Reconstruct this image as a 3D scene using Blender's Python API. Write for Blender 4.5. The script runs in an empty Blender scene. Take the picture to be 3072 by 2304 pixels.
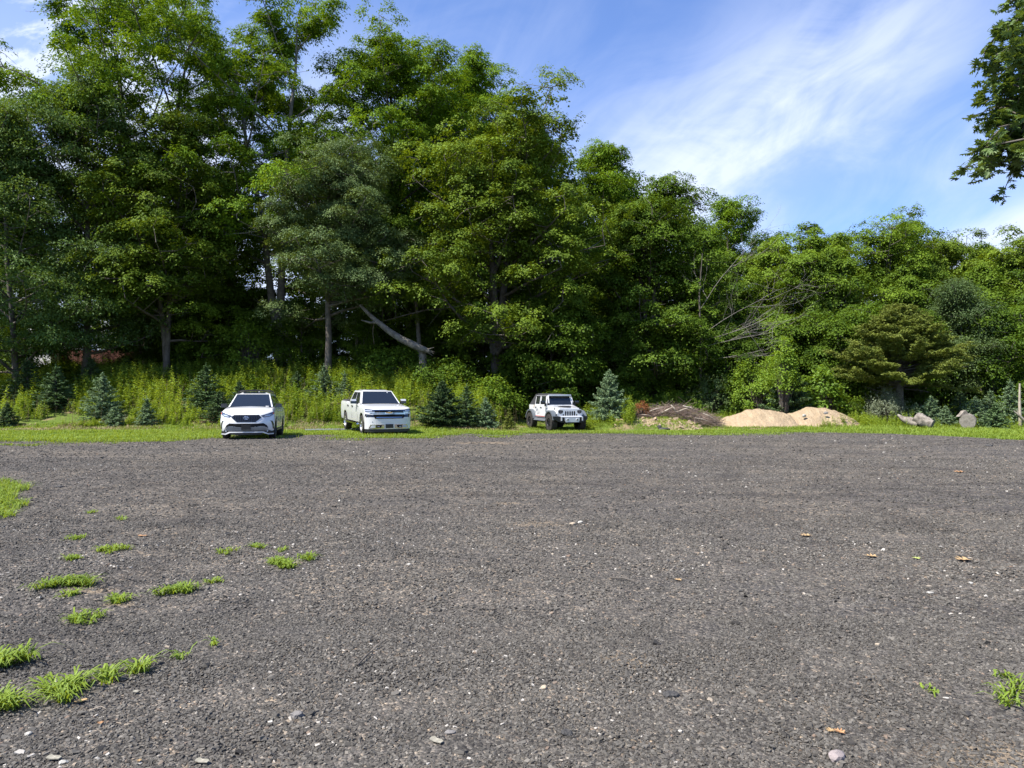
import bpy, bmesh, math, random
import numpy as np
from mathutils import Vector, Matrix

C = bpy.context.scene.collection
SC = bpy.context.scene
R = math.radians
PI = math.pi

# ---------------------------------------------------------------- camera, sky, sun, exposure
F_PX, CX, HY, CAM_H = 2130.0, 1536.0, 1188.0, 1.6
cam_d = bpy.data.cameras.new('camera')
cam_d.sensor_width = 36.0
cam_d.lens = 36.0 * F_PX / 3072.0
cam_d.shift_y = (HY - 1152.0) / 3072.0
cam_d.clip_end = 3000.0
cam = bpy.data.objects.new('camera', cam_d)
cam.location = (0, 0, CAM_H)
cam.rotation_euler = (R(90), 0, 0)
C.objects.link(cam)
SC.camera = cam

SUN = Vector((-0.50, -0.27, 0.82)).normalized()          # towards the sun
elev = math.asin(SUN.z)
azim = math.atan2(SUN.x, SUN.y)                          # clockwise from +Y
world = bpy.data.worlds.new("World")
SC.world = world
world.use_nodes = True

sun_d = bpy.data.lights.new('sun', 'SUN')
sun_d.energy = 4.6
sun_d.angle = R(0.5)
sun_d.color = (1.0, 0.955, 0.88)
sun = bpy.data.objects.new('sun', sun_d)
sun.rotation_euler = (-SUN).to_track_quat('-Z', 'Y').to_euler()
sun.location = (-30, -10, 60)
C.objects.link(sun)

SC.view_settings.view_transform = 'Standard'
SC.view_settings.look = 'None'
SC.view_settings.exposure = 1.12
SC.view_settings.gamma = 1.0
SC.view_settings.use_curve_mapping = False
SC.render.engine = 'CYCLES'
SC.cycles.max_bounces = 6
SC.cycles.diffuse_bounces = 3
SC.cycles.glossy_bounces = 2
SC.cycles.transmission_bounces = 3
SC.cycles.sample_clamp_indirect = 6.0

class NT:
    """small helper around a node tree"""
    def __init__(s, tree):
        s.t = tree; tree.nodes.clear()
    def n(s, typ, **kw):
        nd = s.t.nodes.new(typ)
        for k, v in kw.items():
            if k == 'ins':
                for kk, vv in v.items():
                    if isinstance(vv, bpy.types.NodeSocket): s.t.links.new(vv, nd.inputs[kk])
                    else: nd.inputs[kk].default_value = vv
            else: setattr(nd, k, v)
        return nd
    def math(s, op, a, b=None, c=None, clamp=False):
        nd = s.t.nodes.new('ShaderNodeMath'); nd.operation = op; nd.use_clamp = clamp
        for i, v in enumerate((a, b, c)):
            if v is None: continue
            if isinstance(v, bpy.types.NodeSocket): s.t.links.new(v, nd.inputs[i])
            else: nd.inputs[i].default_value = v
        return nd.outputs[0]
    def mix(s, f, a, b, blend='MIX'):
        nd = s.t.nodes.new('ShaderNodeMix'); nd.data_type = 'RGBA'; nd.blend_type = blend
        for i, v in ((0, f), (6, a), (7, b)):
            if isinstance(v, bpy.types.NodeSocket): s.t.links.new(v, nd.inputs[i])
            else: nd.inputs[i].default_value = v if i == 0 else (*v, 1.0) if len(v) == 3 else v
        return nd.outputs[2]
    def ramp(s, f, stops, interp='LINEAR'):
        nd = s.t.nodes.new('ShaderNodeValToRGB'); cr = nd.color_ramp; cr.interpolation = interp
        while len(cr.elements) < len(stops): cr.elements.new(0.5)
        for e, (p, c) in zip(cr.elements, stops):
            e.position = p; e.color = (*c, 1.0) if len(c) == 3 else c
        s.t.links.new(f, nd.inputs[0])
        return nd.outputs[0]
    def sstep(s, v, a, b):
        nd = s.t.nodes.new('ShaderNodeMapRange'); nd.interpolation_type = 'SMOOTHSTEP'
        s.t.links.new(v, nd.inputs[0]); nd.inputs[1].default_value = a; nd.inputs[2].default_value = b
        return nd.outputs[0]
    def noise(s, vec, scale, detail=4, rough=0.55, dist=0.0):
        nd = s.n('ShaderNodeTexNoise', ins={'Scale': scale, 'Detail': detail, 'Roughness': rough, 'Distortion': dist})
        if vec is not None: s.t.links.new(vec, nd.inputs['Vector'])
        return nd.outputs['Fac']

# sky: Nishita plus thin cirrus, all in world direction
w = NT(world.node_tree)
tc = w.n('ShaderNodeTexCoord')
sky = w.n('ShaderNodeTexSky', sky_type='NISHITA')
sky.sun_disc = False
sky.sun_elevation = elev
sky.sun_rotation = azim
sky.altitude = 50.0
sky.air_density = 1.0
sky.dust_density = 0.6
sky.ozone_density = 2.5
sep = w.n('ShaderNodeSeparateXYZ', ins={0: tc.outputs['Generated']})
dx, dy, dz = sep.outputs
den = w.math('MAXIMUM', w.math('ABSOLUTE', dy), 0.05)
sa = w.math('DIVIDE', dx, den)           # tangent of azimuth
sb = w.math('DIVIDE', dz, den)           # tangent of elevation
def cloud_blob(ca, cb, ang, s1, s2, amp):
    c_, s_ = math.cos(R(ang)), math.sin(R(ang))
    da = w.math('SUBTRACT', sa, ca); db = w.math('SUBTRACT', sb, cb)
    u = w.math('ADD', w.math('MULTIPLY', da, c_), w.math('MULTIPLY', db, s_))
    v = w.math('SUBTRACT', w.math('MULTIPLY', db, c_), w.math('MULTIPLY', da, s_))
    q = w.math('ADD', w.math('POWER', w.math('DIVIDE', u, s1), 2.0), w.math('POWER', w.math('DIVIDE', v, s2), 2.0))
    return w.math('MULTIPLY', w.math('EXPONENT', w.math('MULTIPLY', q, -1.0)), amp)
blobs = [cloud_blob(0.26, 0.30, 30, 0.36, 0.15, 0.72), cloud_blob(0.50, 0.47, 40, 0.28, 0.11, 0.36),
         cloud_blob(0.58, 0.16, 20, 0.30, 0.035, 0.45), cloud_blob(0.74, 0.225, 22, 0.22, 0.06, 1.0),
         cloud_blob(0.70, 0.355, 30, 0.14, 0.05, 0.60), cloud_blob(0.20, 0.10, 0, 0.50, 0.11, 0.60),
         cloud_blob(-0.72, 0.46, 50, 0.22, 0.24, 1.1), cloud_blob(-0.45, 0.20, 0, 0.40, 0.24, 1.0),
         cloud_blob(0.0, 0.52, 20, 0.50, 0.10, 0.12)]
tot = blobs[0]
for b_ in blobs[1:]: tot = w.math('ADD', tot, b_)
# streak coordinates fan out from a far point low on the left
fa = w.math('ADD', sa, 0.42); fb = w.math('ADD', sb, 0.28)
ang_ = w.math('ARCTAN2', fb, fa)
rad_ = w.math('SQRT', w.math('ADD', w.math('MULTIPLY', fa, fa), w.math('MULTIPLY', fb, fb)))
streak = w.n('ShaderNodeCombineXYZ', ins={0: w.math('MULTIPLY', ang_, 7.5), 1: w.math('MULTIPLY', rad_, 1.5), 2: 2.3})
wisp = w.n('ShaderNodeCombineXYZ', ins={0: w.math('ADD', w.math('MULTIPLY', sa, 2.6), w.math('MULTIPLY', sb, 1.6)), 1: w.math('SUBTRACT', w.math('MULTIPLY', sb, 5.5), w.math('MULTIPLY', sa, 3.2)), 2: 5.1})
st1 = w.math('ADD', w.math('MULTIPLY', w.noise(streak.outputs[0], 1.1, 5, 0.55, 0.8), 0.55), w.math('MULTIPLY', w.noise(wisp.outputs[0], 1.3, 6, 0.6, 1.4), 0.45))
puffv = w.n('ShaderNodeCombineXYZ', ins={0: w.math('ADD', w.math('MULTIPLY', sa, 5.0), w.math('MULTIPLY', sb, -2.0)), 1: w.math('MULTIPLY', sb, 10.0), 2: 0.7})
st2 = w.noise(puffv.outputs[0], 1.6, 6, 0.6, 0.4)
left = w.sstep(sa, -0.25, -0.55)
puffs = w.sstep(st2, 0.40, 0.66)
tex = w.math('ADD', w.math('MULTIPLY', w.math('SUBTRACT', 1.0, left), w.math('ADD', w.math('MULTIPLY', w.sstep(st1, 0.33, 0.68), 0.80), 0.30)),
             w.math('MULTIPLY', left, w.math('ADD', w.math('MULTIPLY', puffs, 1.0), 0.25)))
mask = w.math('MULTIPLY', tot, tex)
mask = w.math('MINIMUM', w.math('ADD', mask, 0.03), 0.85)
skyc = w.mix(1.0, sky.outputs[0], (0.74, 1.03, 1.52), 'MULTIPLY')
cloud_col = (6.3, 6.9, 8.3)
outc = w.mix(mask, skyc, cloud_col)
bg = w.n('ShaderNodeBackground', ins={'Color': outc, 'Strength': 0.074})
w.n('ShaderNodeOutputWorld', ins={0: bg.outputs[0]})

# ---------------------------------------------------------------- object helpers
def tag(o, label=None, cat=None, group=None, kind=None):
    if label: o['label'] = label
    if cat: o['category'] = cat
    if group: o['group'] = group
    if kind: o['kind'] = kind
    return o

def empty(name, loc=(0, 0, 0), rz=0.0, parent=None):
    o = bpy.data.objects.new(name, None)
    o.location = loc; o.rotation_euler = (0, 0, rz); o.empty_display_size = 0.2
    if parent: o.parent = parent
    C.objects.link(o)
    return o

def link_mesh(name, me, mat=None, parent=None, loc=None, rz=None):
    o = bpy.data.objects.new(name, me)
    if mat is not None:
        for m_ in (mat if isinstance(mat, (list, tuple)) else [mat]): me.materials.append(m_)
    if parent: o.parent = parent
    if loc is not None: o.location = loc
    if rz is not None: o.rotation_euler = (0, 0, rz)
    C.objects.link(o)
    return o

def mesh_np(name, V, F, tone=None, smooth=False, mat_idx=None):
    me = bpy.data.meshes.new(name)
    V = np.ascontiguousarray(V, dtype=np.float32); F = np.ascontiguousarray(F, dtype=np.int32)
    me.vertices.add(len(V)); me.vertices.foreach_set('co', V.ravel())
    k = F.shape[1]
    me.loops.add(F.size); me.loops.foreach_set('vertex_index', F.ravel())
    me.polygons.add(len(F)); me.polygons.foreach_set('loop_start', np.arange(0, F.size, k, dtype=np.int32))
    if smooth: me.polygons.foreach_set('use_smooth', np.ones(len(F), dtype=bool))
    else: me.polygons.foreach_set('use_smooth', np.zeros(len(F), dtype=bool))
    if mat_idx is not None: me.polygons.foreach_set('material_index', np.ascontiguousarray(mat_idx, dtype=np.int32))
    if tone is not None:
        a = me.attributes.new('tone', 'FLOAT', 'POINT')
        a.data.foreach_set('value', np.ascontiguousarray(tone, dtype=np.float32))
    me.update(calc_edges=True)
    return me

def copy_thing(root, loc, rz=0.0, scale=1.0, label=None):
    r = root.copy(); C.objects.link(r)
    r.location = loc; r.rotation_euler = (0, 0, rz)
    r.scale = scale if hasattr(scale, '__len__') else (scale,) * 3
    if label: r['label'] = label
    for ch in list(root.children):
        c = ch.copy(); C.objects.link(c); c.parent = r
        for g in list(ch.children):
            d = g.copy(); C.objects.link(d); d.parent = c
    return r

def sstep(a, b, v):
    t = np.clip((np.asarray(v, dtype=float) - a) / (b - a), 0, 1)
    return t * t * (3 - 2 * t)

# value noise for terrain and shapes
_rs = np.random.RandomState(7)
_G = _rs.rand(256, 256)
def vnoise(x, y, sc=1.0, seed=0):
    x = np.asarray(x, dtype=float) * sc + seed * 17.3; y = np.asarray(y, dtype=float) * sc + seed * 9.7
    i = np.floor(x).astype(int); j = np.floor(y).astype(int)
    fx = x - i; fy = y - j
    fx = fx * fx * (3 - 2 * fx); fy = fy * fy * (3 - 2 * fy)
    g = lambda a, b: _G[a % 256, b % 256]
    return (g(i, j) * (1 - fx) + g(i + 1, j) * fx) * (1 - fy) + (g(i, j + 1) * (1 - fx) + g(i + 1, j + 1) * fx) * fy
def fnoise(x, y, sc=1.0, seed=0, oct=4):
    s = 0; a = 0.5; t = 0
    for k in range(oct):
        s = s + a * vnoise(x, y, sc * 2 ** k, seed + k); t += a; a *= 0.5
    return s / t

def terrain(x, y):
    """height of the ground: level lot, a bank that climbs under the trees on the left"""
    x = np.asarray(x, dtype=float); y = np.asarray(y, dtype=float)
    left = 1.0 - sstep(-4.6, 1.4, x)
    s = np.interp(y, [25, 31, 34.5, 36.2, 37.6, 40, 44, 50, 60, 90, 400], [0, -.09, -.09, .04, .32, 1.05, 2.2, 3.2, 3.8, 4.3, 4.3])
    r = np.interp(y, [25, 31, 36.8, 38.5, 41, 50, 60, 90, 400], [0, -.09, -.225, -.20, -.05, .25, .7, 1.4, 1.5])
    z = left * s + (1 - left) * r
    u = (x / np.maximum(y, 1) * F_PX + CX - 1945) / 165.0; v = (y - 39.2) / 2.3
    z = z + 0.62 * np.clip(1 - (u ** 2) ** 1.3 - v ** 2, 0, 1) ** .8 * (.55 + .9 * fnoise(x, y, .8, 14, 4))
    z = z + (fnoise(x, y, 0.35, 3) - 0.5) * 0.35 * sstep(33, 40, y)
    z = z + (fnoise(x, y, 0.25, 5, 3) - 0.5) * 0.07 * (1 - sstep(30, 36, y))
    z = z + (fnoise(x, y, 1.3, 8, 3) - 0.5) * 0.035 * (1 - sstep(24, 34, y))
    return z
def tz(x, y): return float(terrain(np.array([x]), np.array([y]))[0])
def at(px, py_or_D, D=None):
    """world x for an image column at depth D"""
    return (px - CX) / F_PX * py_or_D
def zat(py, D): return CAM_H + (HY - py) / F_PX * D

# ---------------------------------------------------------------- materials
M = {}
def mat(name, col, rough=0.6, metal=0.0, spec=0.5, coat=0.0, noise=None, bump=None, vec='Object'):
    m = bpy.data.materials.new(name); m.use_nodes = True
    t = NT(m.node_tree)
    p = t.n('ShaderNodeBsdfPrincipled', ins={'Roughness': rough, 'Metallic': metal, 'Specular IOR Level': spec, 'Coat Weight': coat, 'Coat Roughness': 0.04})
    c = t.n('ShaderNodeTexCoord').outputs[vec]
    if noise:
        sc, c2 = noise
        f = t.noise(c, sc, 5, 0.6)
        col_out = t.mix(t.sstep(f, 0.3, 0.7), col, c2)
        t.t.links.new(col_out, p.inputs['Base Color'])
    else: p.inputs['Base Color'].default_value = (*col, 1)
    if bump:
        sc, st = bump
        b = t.n('ShaderNodeBump', ins={'Strength': st, 'Distance': 0.02, 'Height': t.noise(c, sc, 6, 0.6)})
        t.t.links.new(b.outputs[0], p.inputs['Normal'])
    t.n('ShaderNodeOutputMaterial', ins={0: p.outputs[0]})
    M[name] = m
    return m

def leaf_mat(name, dark, light, trans=0.35, gloss=0.05, rough=0.55, tcol=None):
    """leaf: diffuse and translucent, tone varies leaf by leaf"""
    m = bpy.data.materials.new(name); m.use_nodes = True
    t = NT(m.node_tree)
    a = t.n('ShaderNodeAttribute', attribute_name='tone').outputs['Fac']
    oi = t.n('ShaderNodeObjectInfo').outputs['Random']
    f = t.math('ADD', a, t.math('MULTIPLY', t.math('SUBTRACT', oi, 0.5), 0.25), clamp=True)
    col = t.mix(f, dark, light)
    d = t.n('ShaderNodeBsdfDiffuse', ins={'Color': col})
    tc_ = t.mix(1.0, col, tcol or (1.5, 1.25, 0.45), 'MULTIPLY')
    tr = t.n('ShaderNodeBsdfTranslucent', ins={'Color': tc_})
    s1 = t.n('ShaderNodeMixShader', ins={0: trans, 1: d.outputs[0], 2: tr.outputs[0]})
    g = t.n('ShaderNodeBsdfGlossy', ins={'Color': (.5, .55, .45, 1), 'Roughness': rough})
    s2 = t.n('ShaderNodeMixShader', ins={0: gloss, 1: s1.outputs[0], 2: g.outputs[0]})
    t.n('ShaderNodeOutputMaterial', ins={0: s2.outputs[0]})
    M[name] = m
    return m

leaf_mat('locust_leaf', (0.052, 0.105, 0.008), (0.185, 0.3, 0.02), 0.34, 0.02)
leaf_mat('maple_leaf', (0.04, 0.082, 0.008), (0.16, 0.245, 0.02), 0.28, 0.02)
leaf_mat('olive_leaf', (0.046, 0.084, 0.008), (0.175, 0.25, 0.022), 0.28, 0.02)
leaf_mat('ash_leaf', (0.042, 0.086, 0.018), (0.14, 0.22, 0.05), 0.3, 0.035)
leaf_mat('grey_leaf', (0.048, 0.084, 0.022), (0.16, 0.225, 0.07), 0.25, 0.04)
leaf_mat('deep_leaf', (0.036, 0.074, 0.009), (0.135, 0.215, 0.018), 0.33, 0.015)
leaf_mat('oak_leaf', (0.045, 0.085, 0.018), (0.13, 0.2, 0.045), 0.3, 0.06)
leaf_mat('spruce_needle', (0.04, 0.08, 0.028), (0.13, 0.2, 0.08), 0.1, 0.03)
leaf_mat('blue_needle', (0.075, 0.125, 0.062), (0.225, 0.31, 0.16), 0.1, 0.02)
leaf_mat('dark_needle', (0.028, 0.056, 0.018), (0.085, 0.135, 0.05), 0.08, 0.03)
leaf_mat('cedar_needle', (0.085, 0.115, 0.02), (0.25, 0.285, 0.058), 0.18, 0.02)
leaf_mat('weed_leaf', (0.095, 0.165, 0.018), (0.31, 0.41, 0.052), 0.4, 0.02)
leaf_mat('vine_leaf', (0.09, 0.165, 0.014), (0.23, 0.35, 0.035), 0.4, 0.03)
leaf_mat('silver_leaf', (0.130, 0.160, 0.085), (0.280, 0.310, 0.200), 0.25, 0.10)
leaf_mat('grass_blade', (0.105, 0.18, 0.018), (0.28, 0.37, 0.045), 0.40, 0.05)
leaf_mat('straw', (0.20, 0.15, 0.08), (0.46, 0.36, 0.20), 0.2, 0.04, tcol=(1, 1, 1))
mat('bark', (0.060, 0.048, 0.036), 0.9, noise=(3.0, (0.125, 0.108, 0.088)), bump=(18, 0.7))
mat('pale_bark', (0.16, 0.14, 0.115), 0.9, noise=(5.0, (0.27, 0.25, 0.215)), bump=(16, 0.7))
mat('dead_wood', (0.25, 0.20, 0.15), 0.85, noise=(4.0, (0.42, 0.36, 0.28)), bump=(20, 0.5))
mat('brush_wood', (0.12, 0.082, 0.062), 0.85, noise=(1.2, (0.235, 0.17, 0.13)))
mat('weathered_log', (0.12, 0.10, 0.08), 0.9, noise=(6.0, (0.30, 0.26, 0.215)), bump=(14, 1.0))
mat('old_trunk', (0.085, 0.072, 0.056), 0.9, noise=(5.0, (0.20, 0.175, 0.145)), bump=(14, 0.9))
mat('grey_bark', (0.10, 0.09, 0.076), 0.9, noise=(4.0, (0.20, 0.18, 0.155)), bump=(18, 0.8))
# ---------------------------------------------------------------- ground
def grid(xs, ys, zf):
    X, Y = np.meshgrid(xs, ys)
    V = np.stack([X, Y, zf(X, Y)], -1).reshape(-1, 3)
    nx, ny = len(xs), len(ys)
    i = np.arange(ny - 1)[:, None] * nx + np.arange(nx - 1)[None, :]
    F = np.stack([i, i + 1, i + nx + 1, i + nx], -1).reshape(-1, 4)
    return V, F

def lot_edge(x):
    """y where the gravel gives way to grass, as a function of x"""
    e = np.interp(x, [-30, -18.5, -15, -12.1, -11.5, -9.3, -8.8, -7.7, -6.7, -4.0, -2.6, -0.5, 1.2, 4, 5.6, 12, 15, 17, 18.2, 19.2, 22, 30],
                  [24.0, 25.4, 26, 26.6, 29.6, 29.6, 29.8, 30.8, 28.6, 28.4, 31.2, 31.0, 34.2, 34.2, 32.6, 33, 34.2, 33, 28.5, 25, 19.5, 12])
    return e + (fnoise(x, x * 0 + 3, 0.7, 11, 5) - 0.5) * 3.0
def soil_mask_left(x, y):
    """1 inside the grassy corner on the left of the lot"""
    return 0

gm = bpy.data.materials.new('soil_and_thatch'); gm.use_nodes = True
t = NT(gm.node_tree)
co = t.n('ShaderNodeTexCoord').outputs['Object']
n1 = t.noise(co, 0.55, 5, 0.6); n2 = t.noise(co, 9.0, 5, 0.65); n3 = t.noise(co, 45.0, 3, 0.6)
green = t.mix(n2, (0.060, 0.098, 0.014), (0.120, 0.165, 0.030))
soil = t.mix(n3, (0.12, 0.085, 0.05), (0.30, 0.22, 0.13))
c1 = t.mix(t.sstep(n1, 0.50, 0.66), green, soil)
sepg = t.n('ShaderNodeSeparateXYZ', ins={0: co})
mu = t.math('DIVIDE', t.math('SUBTRACT', sepg.outputs[0], 8.4), 3.2); mv = t.math('DIVIDE', t.math('SUBTRACT', sepg.outputs[1], 38.6), 1.6)
mm_ = t.math('SUBTRACT', 1.0, t.math('SQRT', t.math('ADD', t.math('MULTIPLY', mu, mu), t.math('MULTIPLY', mv, mv))))
mm_ = t.math('ADD', mm_, t.math('MULTIPLY', t.math('SUBTRACT', t.noise(co, 1.4, 5, 0.65), 0.52), 2.4))
c1 = t.mix(t.sstep(mm_, 0.1, 0.5), c1, t.mix(n3, (0.20, 0.145, 0.09), (0.42, 0.32, 0.21)))
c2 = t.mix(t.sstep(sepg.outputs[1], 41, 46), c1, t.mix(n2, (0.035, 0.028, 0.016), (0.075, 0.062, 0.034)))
b = t.n('ShaderNodeBump', ins={'Strength': 0.8, 'Distance': 0.05, 'Height': n2})
p = t.n('ShaderNodeBsdfPrincipled', ins={'Base Color': c2, 'Roughness': 0.95, 'Specular IOR Level': 0.1, 'Normal': b.outputs[0]})
t.n('ShaderNodeOutputMaterial', ins={0: p.outputs[0]})
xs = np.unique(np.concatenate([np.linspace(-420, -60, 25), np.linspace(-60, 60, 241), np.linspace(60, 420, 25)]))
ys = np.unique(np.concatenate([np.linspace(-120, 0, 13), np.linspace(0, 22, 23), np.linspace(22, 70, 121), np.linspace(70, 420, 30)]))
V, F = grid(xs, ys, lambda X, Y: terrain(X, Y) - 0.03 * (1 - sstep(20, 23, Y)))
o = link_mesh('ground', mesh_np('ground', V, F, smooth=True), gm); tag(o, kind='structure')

TRACKS = ((-16.0, 4.0, 11.2, 12.9), (14.0, 30.0, 19.5, 21.2), (-4.0, -20.0, 36.0, 37.7), (2.0, -30.0, 41.5, 43.1), (22.0, 8.0, 17.0, 18.7))
gv = bpy.data.materials.new('asphalt_gravel'); gv.use_nodes = True
t = NT(gv.node_tree)
co = t.n('ShaderNodeTexCoord').outputs['Object']
vo = t.n('ShaderNodeTexVoronoi', ins={'Vector': co, 'Scale': 60.0, 'Randomness': 1.0})
vb = t.n('ShaderNodeTexVoronoi', ins={'Vector': co, 'Scale': 24.0, 'Randomness': 1.0})
sepv = t.n('ShaderNodeSeparateColor', ins={0: vo.outputs['Color']})
sepb = t.n('ShaderNodeSeparateColor', ins={0: vb.outputs['Color']})
stone = t.ramp(sepv.outputs[0], [(0.0, (0.056, 0.051, 0.045)), (0.45, (0.098, 0.090, 0.078)), (0.75, (0.142, 0.130, 0.113)), (0.93, (0.190, 0.172, 0.145)), (0.985, (0.28, 0.24, 0.19))])
big = t.ramp(sepb.outputs[1], [(0.0, (0.6, 0.6, 0.6)), (0.6, (1, 1, 1)), (0.95, (1.25, 1.2, 1.12)), (0.99, (1.8, 1.6, 1.35))])
stone = t.mix(1.0, stone, big, 'MULTIPLY')
pn = t.noise(co, 0.33, 4, 0.6, 0.6)
pn2 = t.noise(co, 1.7, 5, 0.65, 0.3)
patch = t.mix(t.sstep(pn, 0.40, 0.62), (0.90, 0.90, 0.92), (1.10, 1.07, 1.03))
patch2 = t.mix(t.sstep(pn2, 0.35, 0.68), (0.80, 0.79, 0.79), (1.16, 1.13, 1.10))
col = t.mix(1.0, t.mix(1.0, stone, patch, 'MULTIPLY'), patch2, 'MULTIPLY')
mp_ = t.n('ShaderNodeMapping', ins={'Vector': co, 'Rotation': (0, 0, R(7)), 'Scale': (0.055, 0.75, 1.0)})
trk = t.noise(mp_.outputs[0], 2.2, 5, 0.62, 0.4)
col = t.mix(1.0, col, t.mix(t.sstep(trk, 0.36, 0.64), (0.90, 0.90, 0.90), (1.10, 1.10, 1.09)), 'MULTIPLY')
mq_ = t.n('ShaderNodeMapping', ins={'Vector': co, 'Rotation': (0, 0, R(-58)), 'Scale': (0.05, 0.9, 1.0)})
trq = t.noise(mq_.outputs[0], 1.6, 4, 0.6, 0.5)
col = t.mix(1.0, col, t.mix(t.sstep(trq, 0.40, 0.62), (0.92, 0.92, 0.92), (1.07, 1.06, 1.05)), 'MULTIPLY')
spx = t.n('ShaderNodeSeparateXYZ', ins={0: co})
wob = t.math('MULTIPLY', t.math('SUBTRACT', t.noise(co, 0.5, 3), 0.5), 1.2)
trk_m = None
for (cx_, cy_, r0_, r1_) in TRACKS:
    ux = t.math('SUBTRACT', spx.outputs[0], cx_); uy = t.math('SUBTRACT', spx.outputs[1], cy_)
    rd_ = t.math('ADD', t.math('SQRT', t.math('ADD', t.math('MULTIPLY', ux, ux), t.math('MULTIPLY', uy, uy))), t.math('MULTIPLY', wob, 0.35))
    for rr_ in (r0_, r1_):
        band = t.math('SUBTRACT', 1.0, t.sstep(t.math('ABSOLUTE', t.math('SUBTRACT', rd_, rr_)), 0.10, 0.34))
        trk_m = band if trk_m is None else t.math('MAXIMUM', trk_m, band)
trk_m = t.math('MULTIPLY', trk_m, t.sstep(t.noise(co, 0.8, 4, 0.6), 0.30, 0.60))
col = t.mix(t.math('MULTIPLY', trk_m, 0.55), col, t.mix(1.0, col, (0.60, 0.58, 0.56), 'MULTIPLY'))
# sandy dirt shows through at the corner nearest the right and in a few worn spots
sp = t.n('ShaderNodeSeparateXYZ', ins={0: co})
def spot(x, y, rx, ry):
    u = t.math('DIVIDE', t.math('SUBTRACT', sp.outputs[0], x), rx); v = t.math('DIVIDE', t.math('SUBTRACT', sp.outputs[1], y), ry)
    return t.math('SUBTRACT', 1.0, t.math('SQRT', t.math('ADD', t.math('MULTIPLY', u, u), t.math('MULTIPLY', v, v))))
dirt = spot(2.35, 2.95, 0.85, 0.55)
for s_ in ((-0.95, 24.0, 1.6, 0.9), (1.0, 25.6, 1.3, .5), (-0.05, 10.6, .25, .16), (-3.5, 5.9, .28, .16), (-3.05, 5.5, .2, .1), (0.3, 8.9, 0.5, .3), (0.75, 4.3, .3, .2)):
    dirt = t.math('MAXIMUM', dirt, spot(*s_))
dirt = t.math('ADD', dirt, t.math('MULTIPLY', t.math('SUBTRACT', t.noise(co, 3.0, 5, 0.7), 0.5), 1.6))
dm = t.math('MULTIPLY', t.sstep(dirt, 0.05, 0.75), 0.7)
col = t.mix(dm, col, t.mix(t.noise(co, 60, 3), (0.17, 0.125, 0.08), (0.34, 0.26, 0.17)))
# bump: stones
h = t.math('SUBTRACT', 1.0, vo.outputs['Distance'])
h2 = t.math('ADD', h, t.math('MULTIPLY', t.math('SUBTRACT', 1.0, vb.outputs['Distance']), 0.6))
h2 = t.math('ADD', h2, t.math('MULTIPLY', sepv.outputs[1], 0.6))
b = t.n('ShaderNodeBump', ins={'Strength': 1.0, 'Distance': 0.012, 'Height': h2})
p = t.n('ShaderNodeBsdfPrincipled', ins={'Base Color': col, 'Roughness': 0.85, 'Specular IOR Level': 0.25, 'Normal': b.outputs[0]})
t.n('ShaderNodeOutputMaterial', ins={0: p.outputs[0]})
# sheet follows lot_edge: rows are fractions of the way from near to the edge
xs = np.concatenate([np.linspace(-60, -32, 15), np.linspace(-31.8, 31.8, 500), np.linspace(32, 60, 15)])
fr = np.concatenate([np.linspace(0, 0.5, 40), np.linspace(0.505, 1, 80)])
E = lot_edge(xs)
XX = np.repeat(xs[None, :], len(fr), 0); YY = -8 + fr[:, None] * (E[None, :] + 8)
V = np.stack([XX, YY, terrain(XX, YY) + 0.012], -1).reshape(-1, 3)
nx, ny = len(xs), len(fr)
i = np.arange(ny - 1)[:, None] * nx + np.arange(nx - 1)[None, :]
F = np.stack([i, i + 1, i + nx + 1, i + nx], -1).reshape(-1, 4)
o = link_mesh('gravel_lot', mesh_np('gravel_lot', V, F, smooth=True), gv); tag(o, kind='structure')

# loose stones: dense near the camera, sparser and larger away from it
st_m = bpy.data.materials.new('gravel_stone'); st_m.use_nodes = True
t = NT(st_m.node_tree)
a = t.n('ShaderNodeAttribute', attribute_name='tone').outputs['Fac']
cs = t.ramp(a, [(0.0, (0.036, 0.032, 0.027)), (0.40, (0.078, 0.071, 0.060)), (0.72, (0.126, 0.115, 0.098)), (0.86, (0.180, 0.163, 0.136)), (0.93, (0.17, 0.12, 0.085)), (0.97, (0.27, 0.225, 0.17)), (1.0, (0.42, 0.39, 0.34))])
nn = t.noise(t.n('ShaderNodeTexCoord').outputs['Object'], 90, 4, 0.65)
cs = t.mix(1.0, cs, t.mix(nn, (0.62, 0.62, 0.62), (1.35, 1.33, 1.3)), 'MULTIPLY')
p = t.n('ShaderNodeBsdfPrincipled', ins={'Base Color': cs, 'Roughness': 0.8, 'Specular IOR Level': 0.3})
t.n('ShaderNodeOutputMaterial', ins={0: p.outputs[0]})
cube = np.array([[-1, -1, -1], [1, -1, -1], [1, 1, -1], [-1, 1, -1], [-1, -1, 1], [1, -1, 1], [1, 1, 1], [-1, 1, 1]], float)
cubeF = np.array([[0, 3, 2, 1], [4, 5, 6, 7], [0, 1, 5, 4], [1, 2, 6, 5], [2, 3, 7, 6], [3, 0, 4, 7]])
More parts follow.
